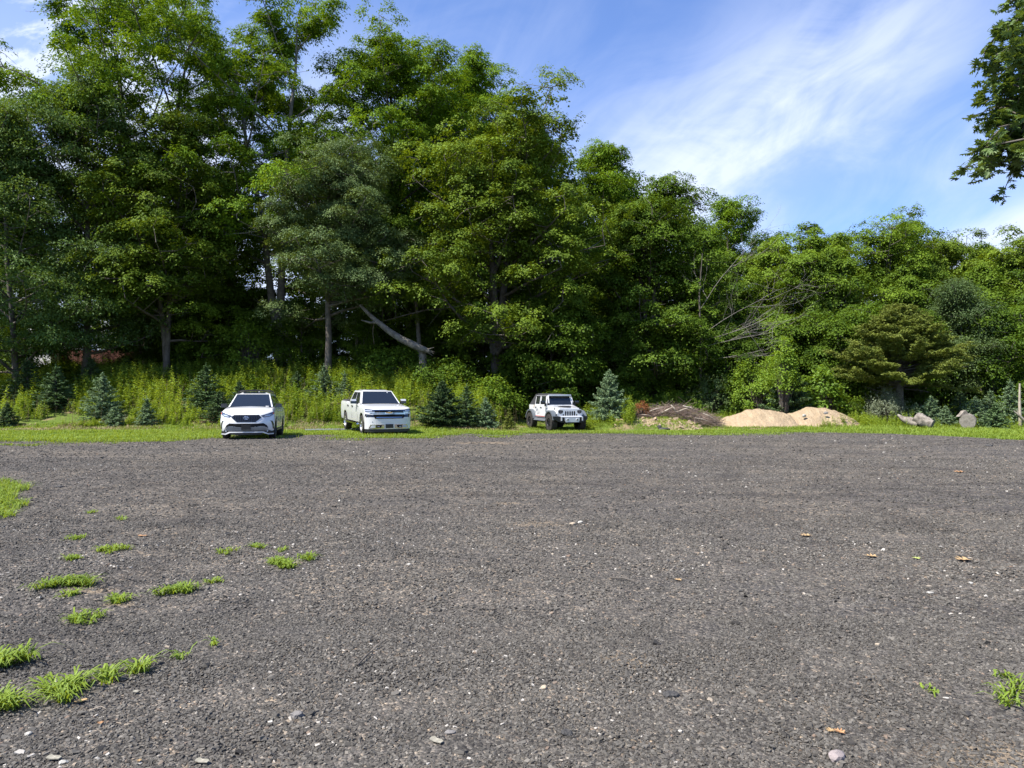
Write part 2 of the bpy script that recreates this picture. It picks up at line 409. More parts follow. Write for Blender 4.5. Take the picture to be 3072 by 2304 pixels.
def rot_mats(rs, n, tilt):
    az = rs.rand(n) * 2 * PI; tx = rs.randn(n) * tilt; ty = rs.randn(n) * tilt
    ca, sa_ = np.cos(az), np.sin(az); z = np.zeros(n); o1 = np.ones(n)
    Rz = np.stack([np.stack([ca, -sa_, z], -1), np.stack([sa_, ca, z], -1), np.stack([z, z, o1], -1)], 1)
    Rx = np.stack([np.stack([o1, z, z], -1), np.stack([z, np.cos(tx), -np.sin(tx)], -1), np.stack([z, np.sin(tx), np.cos(tx)], -1)], 1)
    Ry = np.stack([np.stack([np.cos(ty), z, np.sin(ty)], -1), np.stack([z, o1, z], -1), np.stack([-np.sin(ty), z, np.cos(ty)], -1)], 1)
    return Rz @ Rx @ Ry
def stones(rs, n, d0, d1, smin, smax, pow_=2.0):
    u = rs.rand(n)
    D = np.sqrt(d0 ** 2 + u * (d1 ** 2 - d0 ** 2))
    x = (rs.rand(n) * 2 - 1) * (0.78 * D + 0.9)
    s = smin + (smax - smin) * rs.rand(n) ** pow_
    tone = np.clip(np.where(rs.rand(n) < 0.022, 0.86 + 0.14 * rs.rand(n), 0.47 + 0.22 * rs.randn(n)), 0, 1)
    tone = np.where(tone > 0.86, np.where(rs.rand(n) < .5, tone, 0.7), tone)
    return x, D, s, tone
rs = np.random.RandomState(11)
sets = [stones(rs, 120000, 2.75, 5.2, 0.0036, 0.0098), stones(rs, 80000, 5.2, 9.5, 0.0050, 0.0125), stones(rs, 60000, 9.5, 18, 0.007, 0.017, 2.0), stones(rs, 34000, 18, 34, 0.011, 0.026, 2.0),
        stones(rs, 1100, 2.75, 9, 0.011, 0.022, 2.5)]
X, Y, S, T = [np.concatenate(a_) for a_ in zip(*sets)]
trm = np.zeros(len(X))
for cx_, cy_, r0_, r1_ in TRACKS:
    rd_ = np.hypot(X - cx_, Y - cy_) + (fnoise(X, Y, .5, 15, 3) - .5) * .5
    for rr_ in (r0_, r1_): trm = np.maximum(trm, 1 - sstep(.10, .36, np.abs(rd_ - rr_)))
trm *= sstep(.36, .56, fnoise(X, Y, .7, 16, 3))
T = np.clip(T - .16 * trm + .30 * (fnoise(X, Y, .45, 17, 4) - .5), 0, 1)
keep = (Y < lot_edge(X) - 0.2) & (rs.rand(len(X)) > .45 * trm)
X, Y, S, T = X[keep], Y[keep], S[keep], T[keep]
n = len(X)
shape = cube[None] * (1 + 0.42 * (rs.rand(n, 8, 3) - 0.5) * 2)
taper = np.where(cube[None, :, 2:3] > 0, 0.62 + 0.3 * rs.rand(n, 1, 1), 1.0)
shape[:, :, :2] *= taper
dims = np.stack([S * (1.0 + 0.6 * rs.rand(n)), S * (0.65 + 0.3 * rs.rand(n)), S * (0.26 + 0.30 * rs.rand(n))], -1)
P = shape * dims[:, None, :]
P = np.einsum('nij,nkj->nki', rot_mats(rs, n, 0.34), P)
P += np.stack([X, Y, terrain(X, Y) + 0.012 + S * 0.22], -1)[:, None, :]
F = (cubeF[None] + (np.arange(n) * 8)[:, None, None]).reshape(-1, 4)
o = link_mesh('loose_gravel', mesh_np('loose_gravel', P.reshape(-1, 3), F, np.repeat(T, 8)), st_m)
tag(o, 'dark crushed asphalt gravel chips scattered over the lot', 'gravel', kind='stuff')
# ---------------------------------------------------------------- tubes and leaves
def tube(pts, radii, sides=6):
    """open tube along a polyline -> V, F(quads)"""
    P = np.asarray(pts, float); r = np.asarray(radii, float); n = len(P)
    T = np.gradient(P, axis=0); T /= np.linalg.norm(T, axis=1)[:, None] + 1e-9
    up = np.where(np.abs(T[:, 2:3]) > 0.9, np.array([[1.0, 0, 0]]), np.array([[0, 0, 1.0]]))
    A = np.cross(T, up); A /= np.linalg.norm(A, axis=1)[:, None] + 1e-9
    B = np.cross(T, A)
    an = np.arange(sides) / sides * 2 * PI
    V = P[:, None] + r[:, None, None] * (np.cos(an)[None, :, None] * A[:, None] + np.sin(an)[None, :, None] * B[:, None])
    i = np.arange(n - 1)[:, None] * sides; k = np.arange(sides)[None]; k2 = (k + 1) % sides
    F = np.stack([i + k, i + k2, i + sides + k2, i + sides + k], -1).reshape(-1, 4)
    return V.reshape(-1, 3), F
class Acc:
    """collects vertex/quad blocks into one mesh"""
    def __init__(s): s.V = []; s.F = []; s.T = []; s.n = 0
    def add(s, V, F, tone=0.5):
        s.V.append(V); s.F.append(F + s.n); s.T.append(np.full(len(V), tone) if np.isscalar(tone) else tone); s.n += len(V)
    def tube(s, pts, radii, sides=6, tone=0.5): s.add(*tube(pts, radii, sides), tone)
    def mesh(s, name, smooth=False):
        return mesh_np(name, np.concatenate(s.V), np.concatenate(s.F), np.concatenate(s.T), smooth)
def unit(a): return a / (np.linalg.norm(a, axis=-1, keepdims=True) + 1e-9)

def leaves(P, N, D, L, W, tone):
    """rhombic leaves: centre P, normal N, pointing D, length L, width W"""
    D = unit(D - N * (D * N).sum(-1, keepdims=True)); S = np.cross(N, D)
    L = np.asarray(L)[:, None]; W = np.asarray(W)[:, None]
    a = P - D * L * .5; c = P + D * L * .5 - N * L * 0.10
    m = P - D * L * 0.05 + N * L * 0.05
    V = np.stack([a, m + S * W * .5, c, m - S * W * .5], 1)
    n = len(P)
    return V.reshape(-1, 3), np.arange(4 * n).reshape(n, 4), np.repeat(tone, 4)

def bend(rs, p0, d, L, n, lift, wob):
    """polyline from p0 in direction d, rising by lift over its length"""
    pts = [np.array(p0, float)]; d = unit(np.array(d, float))
    for k in range(n):
        d = unit(d + np.array([0, 0, lift / n]) + rs.randn(3) * wob)
        pts.append(pts[-1] + d * L / n)
    return np.array(pts)

def tree_mesh(seed, H, base, rad, prof, n_limb=26, n_pad=4, n_sp=13, n_leaf=30, leaf=(0.16, 0.12), spray=0.30, pad=0.27, flat=0.55, trunk_r=0.24,
              lean=(0, 0), fork=1, droop=0.0, lit=0.45, side=None, top=0.97, rough=0.30, pmax=1.25):
    """returns (trunk mesh, crown mesh). prof(t) = crown radius factor at t in 0..1 from crown base to top.
    limbs carry rounded leaf pads; each pad is a dome of sprays, each spray a cluster of leaves"""
    rs = np.random.RandomState(seed); n_leaf = int(n_leaf * 1.75); leaf = (leaf[0] * .76, leaf[1] * .76)
    wood = Acc(); LP, LN, LD, LT = [], [], [], []
    stems = []
    for f in range(fork):
        a = f * 2 * PI / max(fork, 1) + rs.rand() * 1.0
        sp_ = 0.0 if fork == 1 else rad * 0.30
        n = 9; tt = np.linspace(0, 1, n)
        hx = lean[0] * tt ** 1.4 + np.cos(a) * sp_ * tt ** 1.5 + np.cumsum(rs.randn(n) * 0.012 * H / n * 3)
        hy = lean[1] * tt ** 1.4 + np.sin(a) * sp_ * tt ** 1.5 + np.cumsum(rs.randn(n) * 0.012 * H / n * 3)
        hx -= hx[0]; hy -= hy[0]
        pts = np.stack([hx, hy, tt * H * top * (1.0 if f == 0 else .80 + .14 * rs.rand()) - 0.3 * (1 - tt)], -1)
        rr = trunk_r * (1.0 if fork == 1 else 0.72) * (1.12 - tt) ** 0.85; rr[0] *= 1.35
        wood.tube(pts, np.maximum(rr, 0.03), 8); stems.append((pts, rr))
    def stem_at(si, z):
        pts, rr = stems[si]
        return np.array([np.interp(z, pts[:, 2], pts[:, 0]), np.interp(z, pts[:, 2], pts[:, 1]), z]), np.interp(z, pts[:, 2], rr)
    zb = base * H
    def dome(c, pr, out, q=1.0):
        m0 = max(5, int(n_sp * q))
        jt = rs.randn() * 0.14
        for g in range(m0):
            az = rs.rand() * 2 * PI; ct = 1.0 - (1.0 + 0.12) * ((g + rs.rand()) / m0); st_ = math.sqrt(max(0, 1 - ct * ct))
            dv = np.array([math.cos(az) * st_, math.sin(az) * st_, ct])
            sc_ = pr * (0.80 + 0.32 * rs.rand())
            cs = c + dv * np.array([sc_, sc_, sc_ * flat])
            m_ = int(n_leaf * (0.55 + 0.9 * rs.rand()))
            off = rs.randn(m_, 3) * np.array([spray, spray, spray * 0.45])
            off[:, 2] -= (off[:, 0] ** 2 + off[:, 1] ** 2) * 0.30 / max(spray, .1)
            P = cs + off
            N = unit(np.array([0, 0, 0.70]) + dv * 0.60 + off * 0.4 + rs.randn(m_, 3) * rough)
            D = off + (dv + out) * 0.25 + rs.randn(m_, 3) * 0.2 + np.array([0, 0, -0.12])
            LP.append(P); LN.append(N); LD.append(D)
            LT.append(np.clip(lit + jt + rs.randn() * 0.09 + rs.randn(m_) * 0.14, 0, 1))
    for k in range(n_limb):
        t_ = min(max((k + 0.5) / n_limb + rs.randn() * 0.03, 0.0), 1.0)
        si = k % len(stems)
        z = zb + (stems[si][0][-1, 2] - zb) * t_ * 0.95
        p0, r0 = stem_at(si, max(z - 0.22 * rad * (1 - t_ * .6), zb * 0.7))
        az = k * 2.39996 + rs.randn() * 0.4
        if side is not None and rs.rand() < 0.35: az = side + rs.randn() * 0.5
        Lk = max(1.15 * rad * prof(t_) * (0.66 + 0.44 * rs.rand()), 0.4)
        el = R(10 + 56 * t_ ** 1.5 + rs.randn() * 9) - droop * (1 - t_)
        d = np.array([math.cos(az) * math.cos(el), math.sin(az) * math.cos(el), math.sin(el)])
        pl = bend(rs, p0, d, Lk, 5, 0.15 - droop, 0.10)
        wood.tube(pl, np.linspace(max(min(r0 * 0.55, 0.03 + Lk * 0.018), 0.03), 0.02, len(pl)), 5)
        prk = min(pad * rad, pmax) * (0.55 + 0.85 * rs.rand() ** 1.4)
        npd = max(2, int(round(n_pad * (0.35 + 0.65 * min(prof(t_), 1.1)))))
        for b in range(npd):
            s = 1.0 - 0.72 * b / npd - 0.08 * rs.rand() if b else 1.0
            q = s * (len(pl) - 1); i = min(int(q), len(pl) - 2); pb = pl[i] + (pl[i + 1] - pl[i]) * (q - i)
            dl = unit(pl[i + 1] - pl[i])
            sg = (1 if b % 2 else -1)
            lat = np.array([-dl[1], dl[0], 0]) * sg * prk * (0.7 + 0.9 * rs.rand()) * (1.0 if b else 0.1)
            cpt = pb + lat + np.array([0, 0, prk * (0.1 + 0.7 * rs.rand() - (0.45 if b % 3 == 2 else 0))])
            wood.tube(np.array([pb, (pb + cpt) / 2 + rs.randn(3) * 0.1, cpt]), [0.035, 0.025, 0.012], 3)
            for v in range(2):
                e_ = cpt + rs.randn(3) * prk * np.array([.55, .55, .3])
                wood.tube(np.array([cpt - lat * .2, (cpt + e_) / 2 + rs.randn(3) * .08, e_]), [0.022, 0.016, 0.008], 3)
            out = unit(np.array([cpt[0] - p0[0], cpt[1] - p0[1], 0.001]))
            dome(cpt, prk * (1.0 if b == 0 else 0.62 + 0.35 * rs.rand()), out, 1.0 if b == 0 else 0.8)
    P = np.concatenate(LP); N = np.concatenate(LN); D = np.concatenate(LD); T = np.concatenate(LT)
    n = len(P)
    V, F, TT = leaves(P, N, D, leaf[0] * (0.6 + 0.8 * rs.rand(n)), leaf[1] * (0.6 + 0.8 * rs.rand(n)), T)
    return wood.mesh('trunk', True), mesh_np('crown', V, F, TT)

# crown outlines
def p_round(t): return math.sqrt(max(0.0, 1 - (2 * t - 0.85) ** 2 / 1.5)) * (1.0 if t < .75 else 1 - (t - .75) * 1.6)
def p_cone(t): return (0.92 + 0.25 * t) * (1 - t) ** 0.62 + 0.10
def p_dome(t): return (0.90 + 0.32 * t) * max(0.0, 1 - t ** 3.0) ** 0.7 + 0.08
def p_vase(t): return 0.40 + 0.75 * math.sin(PI * min(t * 0.92 + 0.06, 1)) ** 0.8 * (1.0 if t < .85 else 1 - (t - .85) * 2.2)
def p_col(t): return (0.80 + 0.25 * math.sin(PI * t)) * (1.0 if t < .8 else 1 - (t - .8) * 3.2)

def tree(kind, label, px, D, top_py, meshes, leafm, barkm='bark', rz=0.0, group=None, hscale=None, sc=1.0, cat='tree'):
    x = at(px, D); z = tz(x, D)
    t_ = empty(kind, (x, D, z - 0.05), rz)
    tag(t_, label, cat, group)
    link_mesh('trunk', meshes[0], None if len(meshes[0].materials) else M[barkm], t_)
    link_mesh('crown', meshes[1], None if len(meshes[1].materials) else M[leafm], t_)
    return t_
def height_for(px, D, top_py): return zat(top_py, D) - tz(at(px, D), D)

BIG = dict(n_leaf=30)
def add(kind, label, px, D, top, radpx, prof, leafm, seed, barkm='bark', base=0.2, cat='tree', **kw):
    rad = radpx / F_PX * D; H = height_for(px, D, top) - .36 * rad
    me = tree_mesh(seed, H, base, rad, prof, **kw)
    return tree(kind, label, px, D, top, me, leafm, barkm, cat=cat)

LOC = dict(n_limb=38, n_pad=7, n_sp=13, n_leaf=32, leaf=(0.25, 0.12), spray=0.25, pad=0.25, flat=0.50, lit=0.58, rough=.36, pmax=1.25)
MAP = dict(n_limb=36, n_pad=7, n_sp=14, n_leaf=30, leaf=(0.18, 0.155), spray=0.22, pad=0.27, flat=0.46, lit=0.52)
ASH = dict(n_limb=40, n_pad=6, n_sp=11, n_leaf=26, leaf=(0.24, 0.11), spray=0.30, pad=0.28, flat=0.7, lit=0.5, rough=.48, pmax=1.0)
# ---- tall trees along the wood's edge, left to right
add('ash_tree', 'grey green tree at the far left edge, slim trunk before the white outbuilding', 50, 43, 265, 250, p_col, 'ash_leaf', 101, base=0.10, lean=(-1.2, 0), trunk_r=0.17, **ASH)
add('ash_tree', 'dull green slender tree with a feathery top, behind the leftmost tree', 255, 45, 155, 215, p_col, 'ash_leaf', 102, base=0.14, trunk_r=0.22, **{**ASH, 'lit': .55})
add('locust_tree', 'tall open locust with several dark stems against the sky, rising past the top edge', 440, 50, -150, 390, p_vase, 'locust_leaf', 103, base=0.46, fork=3, trunk_r=0.36, **{**LOC, 'n_limb': 36, 'n_leaf': 28})
add('maple_tree', 'olive green maple standing in front of the tallest many stemmed locust', 500, 45.5, 275, 215, p_dome, 'olive_leaf', 104, base=0.22, fork=2, trunk_r=0.26, **{**MAP, 'n_limb': 42})
add('locust_tree', 'tall locust with a dark bare lower trunk, second tallest, right of the sky gap', 840, 50, -90, 320, p_vase, 'locust_leaf', 105, base=0.34, barkm='grey_bark', trunk_r=0.42, fork=2, lean=(-1.0, 0), **{**LOC, 'n_limb': 36})
add('locust_tree', 'bright green locust with a pointed lopsided top behind the pale front maple', 1165, 55, 70, 270, p_vase, 'locust_leaf', 106, base=0.34, trunk_r=0.34, **{**LOC, 'n_limb': 32})
add('locust_tree', 'bright green locust just left of the big olive maple, standing behind it', 1395, 59, 140, 215, p_vase, 'locust_leaf', 107, base=0.34, trunk_r=0.32, **{**LOC, 'lit': 0.66})
add('maple_tree', 'big broad olive maple at the centre, its lower boughs in bright layered tiers', 1490, 46, 225, 285, p_dome, 'olive_leaf', 108, base=0.20, trunk_r=0.42, fork=3, **{**MAP, 'n_limb': 50, 'pad': .26, 'n_pad': 7, 'pmax': 1.6, 'n_sp': 16})
add('maple_tree', 'pale dusty green maple in front, over the leaning broken trunk behind the pickup', 985, 44.5, 430, 225, p_dome, 'grey_leaf', 109, base=0.37, fork=1, barkm='bark', trunk_r=0.22, **{**MAP, 'n_limb': 38, 'leaf': (0.13, .095), 'flat': .6, 'side': 0.0, 'n_leaf': 44, 'n_sp': 16})
add('locust_tree', 'slim yellow green locust top showing between the two big maples of the centre', 1785, 62, 410, 150, p_vase, 'locust_leaf', 110, base=0.25, trunk_r=0.26, **{**LOC, 'lit': 0.68, 'n_limb': 30})
add('maple_tree', 'dense deep green maple with foliage nearly to the ground, above the brush pile', 1960, 50, 462, 215, p_dome, 'maple_leaf', 111, base=0.07, trunk_r=0.34, fork=3, **{**MAP, 'n_limb': 52, 'pad': .26, 'pmax': 1.45, 'n_sp': 15})
add('locust_tree', 'thin light green tree with sky showing through, behind the dead bare boughs', 2190, 64, 570, 130, p_vase, 'locust_leaf', 112, base=0.25, trunk_r=0.24, **{**LOC, 'n_leaf': 22, 'n_limb': 24})
add('maple_tree', 'rounded bright maple, leftmost of the row of low round crowns on the right', 2390, 58, 640, 210, p_dome, 'maple_leaf', 113, base=0.06, fork=3, trunk_r=0.32, **{**MAP, 'n_limb': 44, 'lit': .62, 'pad': .25})
add('maple_tree', 'highest round crowned maple of the low row on the right, directly above the cedar', 2620, 60, 608, 205, p_dome, 'maple_leaf', 114, base=0.06, fork=3, trunk_r=0.34, **{**MAP, 'n_limb': 44, 'lit': .66, 'pad': .25})
add('maple_tree', 'maple with a small flat topped crown, second from the right edge of the wood', 2815, 62, 662, 150, p_dome, 'olive_leaf', 115, base=0.08, fork=2, trunk_r=0.28, **{**MAP, 'n_limb': 38, 'lit': .5})
add('maple_tree', 'yellow green maple at the right edge of the picture, boughs in sunlit shelves', 3040, 57, 672, 200, p_dome, 'olive_leaf', 116, base=0.06, fork=3, trunk_r=0.32, **{**MAP, 'n_limb': 44, 'lit': .68, 'pad': .24})
add('ash_tree', 'slender grey green tree right of the cedar, in front of the dark wood', 2885, 47, 805, 90, p_col, 'grey_leaf', 117, base=0.12, trunk_r=0.13, **{**ASH, 'n_limb': 26, 'leaf': (.16, .08), 'pad': .36, 'lit': .25})
add('maple_tree', 'small deep green maple low in front, behind the right part of the brush pile', 2330, 50, 930, 120, p_dome, 'maple_leaf', 118, base=0.1, trunk_r=0.14, **{**MAP, 'n_limb': 24, 'pad': .34})
add('maple_tree', 'young maple with drooping layered leaves in the shade right behind the off roader', 1650, 45, 905, 140, p_dome, 'deep_leaf', 119, base=0.15, trunk_r=0.13, **{**MAP, 'n_limb': 24, 'droop': 0.2, 'lit': .6, 'flat': .4, 'pad': .32})
add('maple_tree', 'young shaded maple on the bank behind the suv, leaves close to the ground', 690, 50, 840, 140, p_dome, 'deep_leaf', 120, base=0.12, trunk_r=0.14, **{**MAP, 'n_limb': 24, 'pad': .32})

# ---- rows behind: a few kinds, copied
def back_proto(seed, H, rad, prof, leafm, **kw):
    me = tree_mesh(seed, H, kw.pop('base', 0.15), rad, prof, **kw)
    return me, leafm
BK = dict(n_limb=34, n_pad=5, n_sp=12, n_leaf=22, leaf=(0.27, 0.22), spray=0.36, pad=.30, pmax=1.5)
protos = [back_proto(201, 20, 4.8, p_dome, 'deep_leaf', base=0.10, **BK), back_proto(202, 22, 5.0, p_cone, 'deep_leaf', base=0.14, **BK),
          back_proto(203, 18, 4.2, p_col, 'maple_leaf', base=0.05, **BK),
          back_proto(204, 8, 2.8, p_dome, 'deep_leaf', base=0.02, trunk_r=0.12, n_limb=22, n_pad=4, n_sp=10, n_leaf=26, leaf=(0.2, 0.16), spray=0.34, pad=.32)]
BACK = []   # (column px, depth, kind, height scale, label tail)
rs = np.random.RandomState(31)
first = {}
def back(px, D, k, topy, tail):
    x = at(px, D); z = tz(x, D)
    H0 = (20, 22, 18, 8)[k]
    s = (zat(topy, D) - z) / H0
    name = 'understory_tree' if k == 3 else 'background_tree'
    if k not in first:
        t_ = empty(name, (x, D, z - 0.1)); me, lm = protos[k]
        link_mesh('trunk', me[0], M['bark'], t_); link_mesh('crown', me[1], M[lm], t_)
        tag(t_, tail, 'tree', 'shaded saplings under the tall trees' if k == 3 else 'trees in the rows behind the edge of the wood')
        t_.scale = (s,) * 3; first[k] = t_
        return t_
    c = copy_thing(first[k], (x, D, z - 0.1), rs.rand() * 6.28, (s * (0.9 + .2 * rs.rand()), s * (0.9 + .2 * rs.rand()), s), tail)
    return c
LB = 'shaded tree deep in the wood, mostly hidden behind the trees of its edge'
LU = 'low leafy sapling in deep shade under the tall trees'
for px, D, k, ty in ((-620, 54, 1, 200), (-1000, 50, 0, 300), (-330, 54, 1, 300), (300, 66, 0, 560), (420, 60, 2, 600), (-60, 48, 2, 420), (-160, 60, 0, 330), (60, 72, 2, 620), (620, 74, 2, 650), (700, 60, 1, 480), (930, 66, 0, 420),  # first three stand unseen past the left edge, added to shade the left trees
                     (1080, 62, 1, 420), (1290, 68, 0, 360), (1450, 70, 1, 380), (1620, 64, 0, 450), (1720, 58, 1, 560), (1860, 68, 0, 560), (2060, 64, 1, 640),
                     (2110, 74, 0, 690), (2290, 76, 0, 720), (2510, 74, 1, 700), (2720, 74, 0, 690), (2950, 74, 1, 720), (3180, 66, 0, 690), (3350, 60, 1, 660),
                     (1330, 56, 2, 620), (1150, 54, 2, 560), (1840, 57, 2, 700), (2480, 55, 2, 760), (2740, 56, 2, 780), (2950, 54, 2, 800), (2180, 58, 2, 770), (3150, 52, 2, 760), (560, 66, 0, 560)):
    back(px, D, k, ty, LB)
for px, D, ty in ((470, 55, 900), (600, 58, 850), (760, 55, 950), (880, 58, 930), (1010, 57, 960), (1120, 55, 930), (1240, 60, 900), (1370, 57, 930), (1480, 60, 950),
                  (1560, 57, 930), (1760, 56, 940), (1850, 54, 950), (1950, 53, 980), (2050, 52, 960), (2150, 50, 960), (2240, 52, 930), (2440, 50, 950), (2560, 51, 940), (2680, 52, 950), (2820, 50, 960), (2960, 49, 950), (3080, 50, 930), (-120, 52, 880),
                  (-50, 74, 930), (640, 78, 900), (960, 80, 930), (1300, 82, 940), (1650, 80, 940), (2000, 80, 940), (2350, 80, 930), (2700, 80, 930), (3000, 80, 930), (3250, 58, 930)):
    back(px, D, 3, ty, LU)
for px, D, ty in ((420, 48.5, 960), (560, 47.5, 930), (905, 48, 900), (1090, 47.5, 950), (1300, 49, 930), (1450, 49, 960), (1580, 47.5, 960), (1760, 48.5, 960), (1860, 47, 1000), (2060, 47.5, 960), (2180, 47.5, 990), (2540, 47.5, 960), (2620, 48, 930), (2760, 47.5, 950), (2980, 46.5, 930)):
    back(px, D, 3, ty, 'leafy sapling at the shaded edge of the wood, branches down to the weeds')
# ---------------------------------------------------------------- small spruces
def spruce_mesh(seed, H, W, whorls=22, tuft=0.11, dens=1.0, leader=0.14, droop=0.25, wild=0.12):
    """conical young spruce: whorls of short boughs made of needle tufts, a bare leader on top"""
    rs = np.random.RandomState(seed)
    wood = Acc(); LP, LN, LD, LT, LL = [], [], [], [], []
    wood.tube([(0, 0, -0.1), (0, 0, H * .5), (0, 0, H * (1 - leader * .3))], [0.035 * H ** .6, 0.022 * H ** .6, 0.008], 6)
    for k in range(whorls):
        t_ = k / (whorls - 1)
        z = H * (0.06 + t_ * (0.94 - leader))
        Lb0 = W * 0.5 * ((1 - t_) ** 0.85 * 0.95 + 0.07) * (1.0 if t_ > .08 else .85)
        nb = int(5 + 5 * (1 - t_))
        a0 = rs.rand() * 6.28
        for b in range(nb):
            az = a0 + b * 2 * PI / nb + rs.randn() * 0.2
            Lb = Lb0 * (0.72 + 0.5 * rs.rand() + wild * rs.randn())
            el = R(-8 + 55 * t_ ** 1.6 + rs.randn() * 8)
            d = np.array([math.cos(az) * math.cos(el), math.sin(az) * math.cos(el), math.sin(el)])
            pl = bend(rs, (0, 0, z), d, max(Lb, .08), 3, droop, 0.05)
            wood.tube(pl, np.linspace(0.012, 0.004, 4), 3)
            lat = np.array([-d[1], d[0], 0])
            m_ = int((8 + 46 * Lb) * dens)
            s = 0.15 + 0.88 * rs.rand(m_) ** 0.8
            q = np.clip(s, 0, 1) * 3; i = np.minimum(q.astype(int), 2)
            base = pl[i] + (pl[i + 1] - pl[i]) * (q - i)[:, None]
            sgn = np.where(rs.rand(m_) < .5, -1, 1)
            spread = 0.30 * Lb * (1.05 - s) * rs.rand(m_)
            P = base + lat * (sgn * spread)[:, None] + rs.randn(m_, 3) * np.array([.02, .02, .025])
            D = d * 0.9 + lat * sgn[:, None] * 0.6 + rs.randn(m_, 3) * 0.45 + np.array([0, 0, .25])
            LP.append(P); LD.append(D); LN.append(unit(np.array([0, 0, 1.0]) + rs.randn(m_, 3) * 0.7))
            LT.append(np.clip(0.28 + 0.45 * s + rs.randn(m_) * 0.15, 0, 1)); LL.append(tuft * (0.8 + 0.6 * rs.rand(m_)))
    # leader and its upper shoots
    for b in range(7):
        az = b * 0.9 + rs.rand(); z = H * (1 - leader) * (0.97 + .03 * (b / 7))
        up_ = 1.0 if b else 30.0
        d = unit(np.array([math.cos(az), math.sin(az), 1.3 * up_])); Ls = H * leader * (0.55 if b else 1.0)
        m_ = int(16 * (1 if b else 2)); s = rs.rand(m_)
        P = np.array([0, 0, z]) + d * (s * Ls)[:, None] + rs.randn(m_, 3) * .008
        LP.append(P); LD.append(d + rs.randn(m_, 3) * .35); LN.append(unit(rs.randn(m_, 3) + np.array([0, -.5, .3])))
        LT.append(np.clip(.75 + rs.randn(m_) * .12, 0, 1)); LL.append(np.full(m_, tuft * .9))
        wood.tube([(0, 0, z), tuple(np.array([0, 0, z]) + d * Ls)], [0.010, 0.004], 3)
    P = np.concatenate(LP); L = np.concatenate(LL)
    V, F, T = leaves(P, np.concatenate(LN), np.concatenate(LD), L, L * 0.36, np.concatenate(LT))
    return wood.mesh('trunk', True), mesh_np('needles', V, F, T)

SPR = {}
for nm, sd, kw in (('tall', 301, dict(H=3.0, W=1.7)), ('bushy', 302, dict(H=2.6, W=2.1, dens=1.15, leader=.09)), ('small', 303, dict(H=1.5, W=1.2, whorls=14)),
                   ('thin', 304, dict(H=2.4, W=1.1, dens=.8, leader=.2)), ('dense', 305, dict(H=2.6, W=2.2, dens=1.7, leader=.07, whorls=26))):
    SPR[nm] = (spruce_mesh(sd, **kw), kw['H'], kw['W'])
spr_n = [0]; SPOTS = []
def spruce(kind, label, px, D, top, wpx, leafm='spruce_needle', base=None):
    me, H0, W0 = SPR[kind]
    if D < 39 and px < 1560: D += 2.0
    x = at(px, D); z = tz(x, D)
    if base is not None: z = min(z, zat(base, D)) if False else z
    H = zat(top, D) - z; Wd = 1.22 * wpx / F_PX * D; SPOTS.append((x, D, Wd))
    r = empty('spruce', (x, D, z - 0.03), spr_n[0] * 1.7); spr_n[0] += 1
    r.scale = (Wd / W0, Wd / W0, H / H0)
    tag(r, label, 'spruce', 'young spruces growing wild')
    for nm, m_, mm in (('trunk', me[0], 'bark'), ('needles', me[1], leafm)):
        o = bpy.data.objects.new(nm, m_); o.parent = r; C.objects.link(o)
        if not m_.materials: m_.materials.append(M[mm])
        o.material_slots[0].link = 'OBJECT'; o.material_slots[0].material = M[mm]
    return r
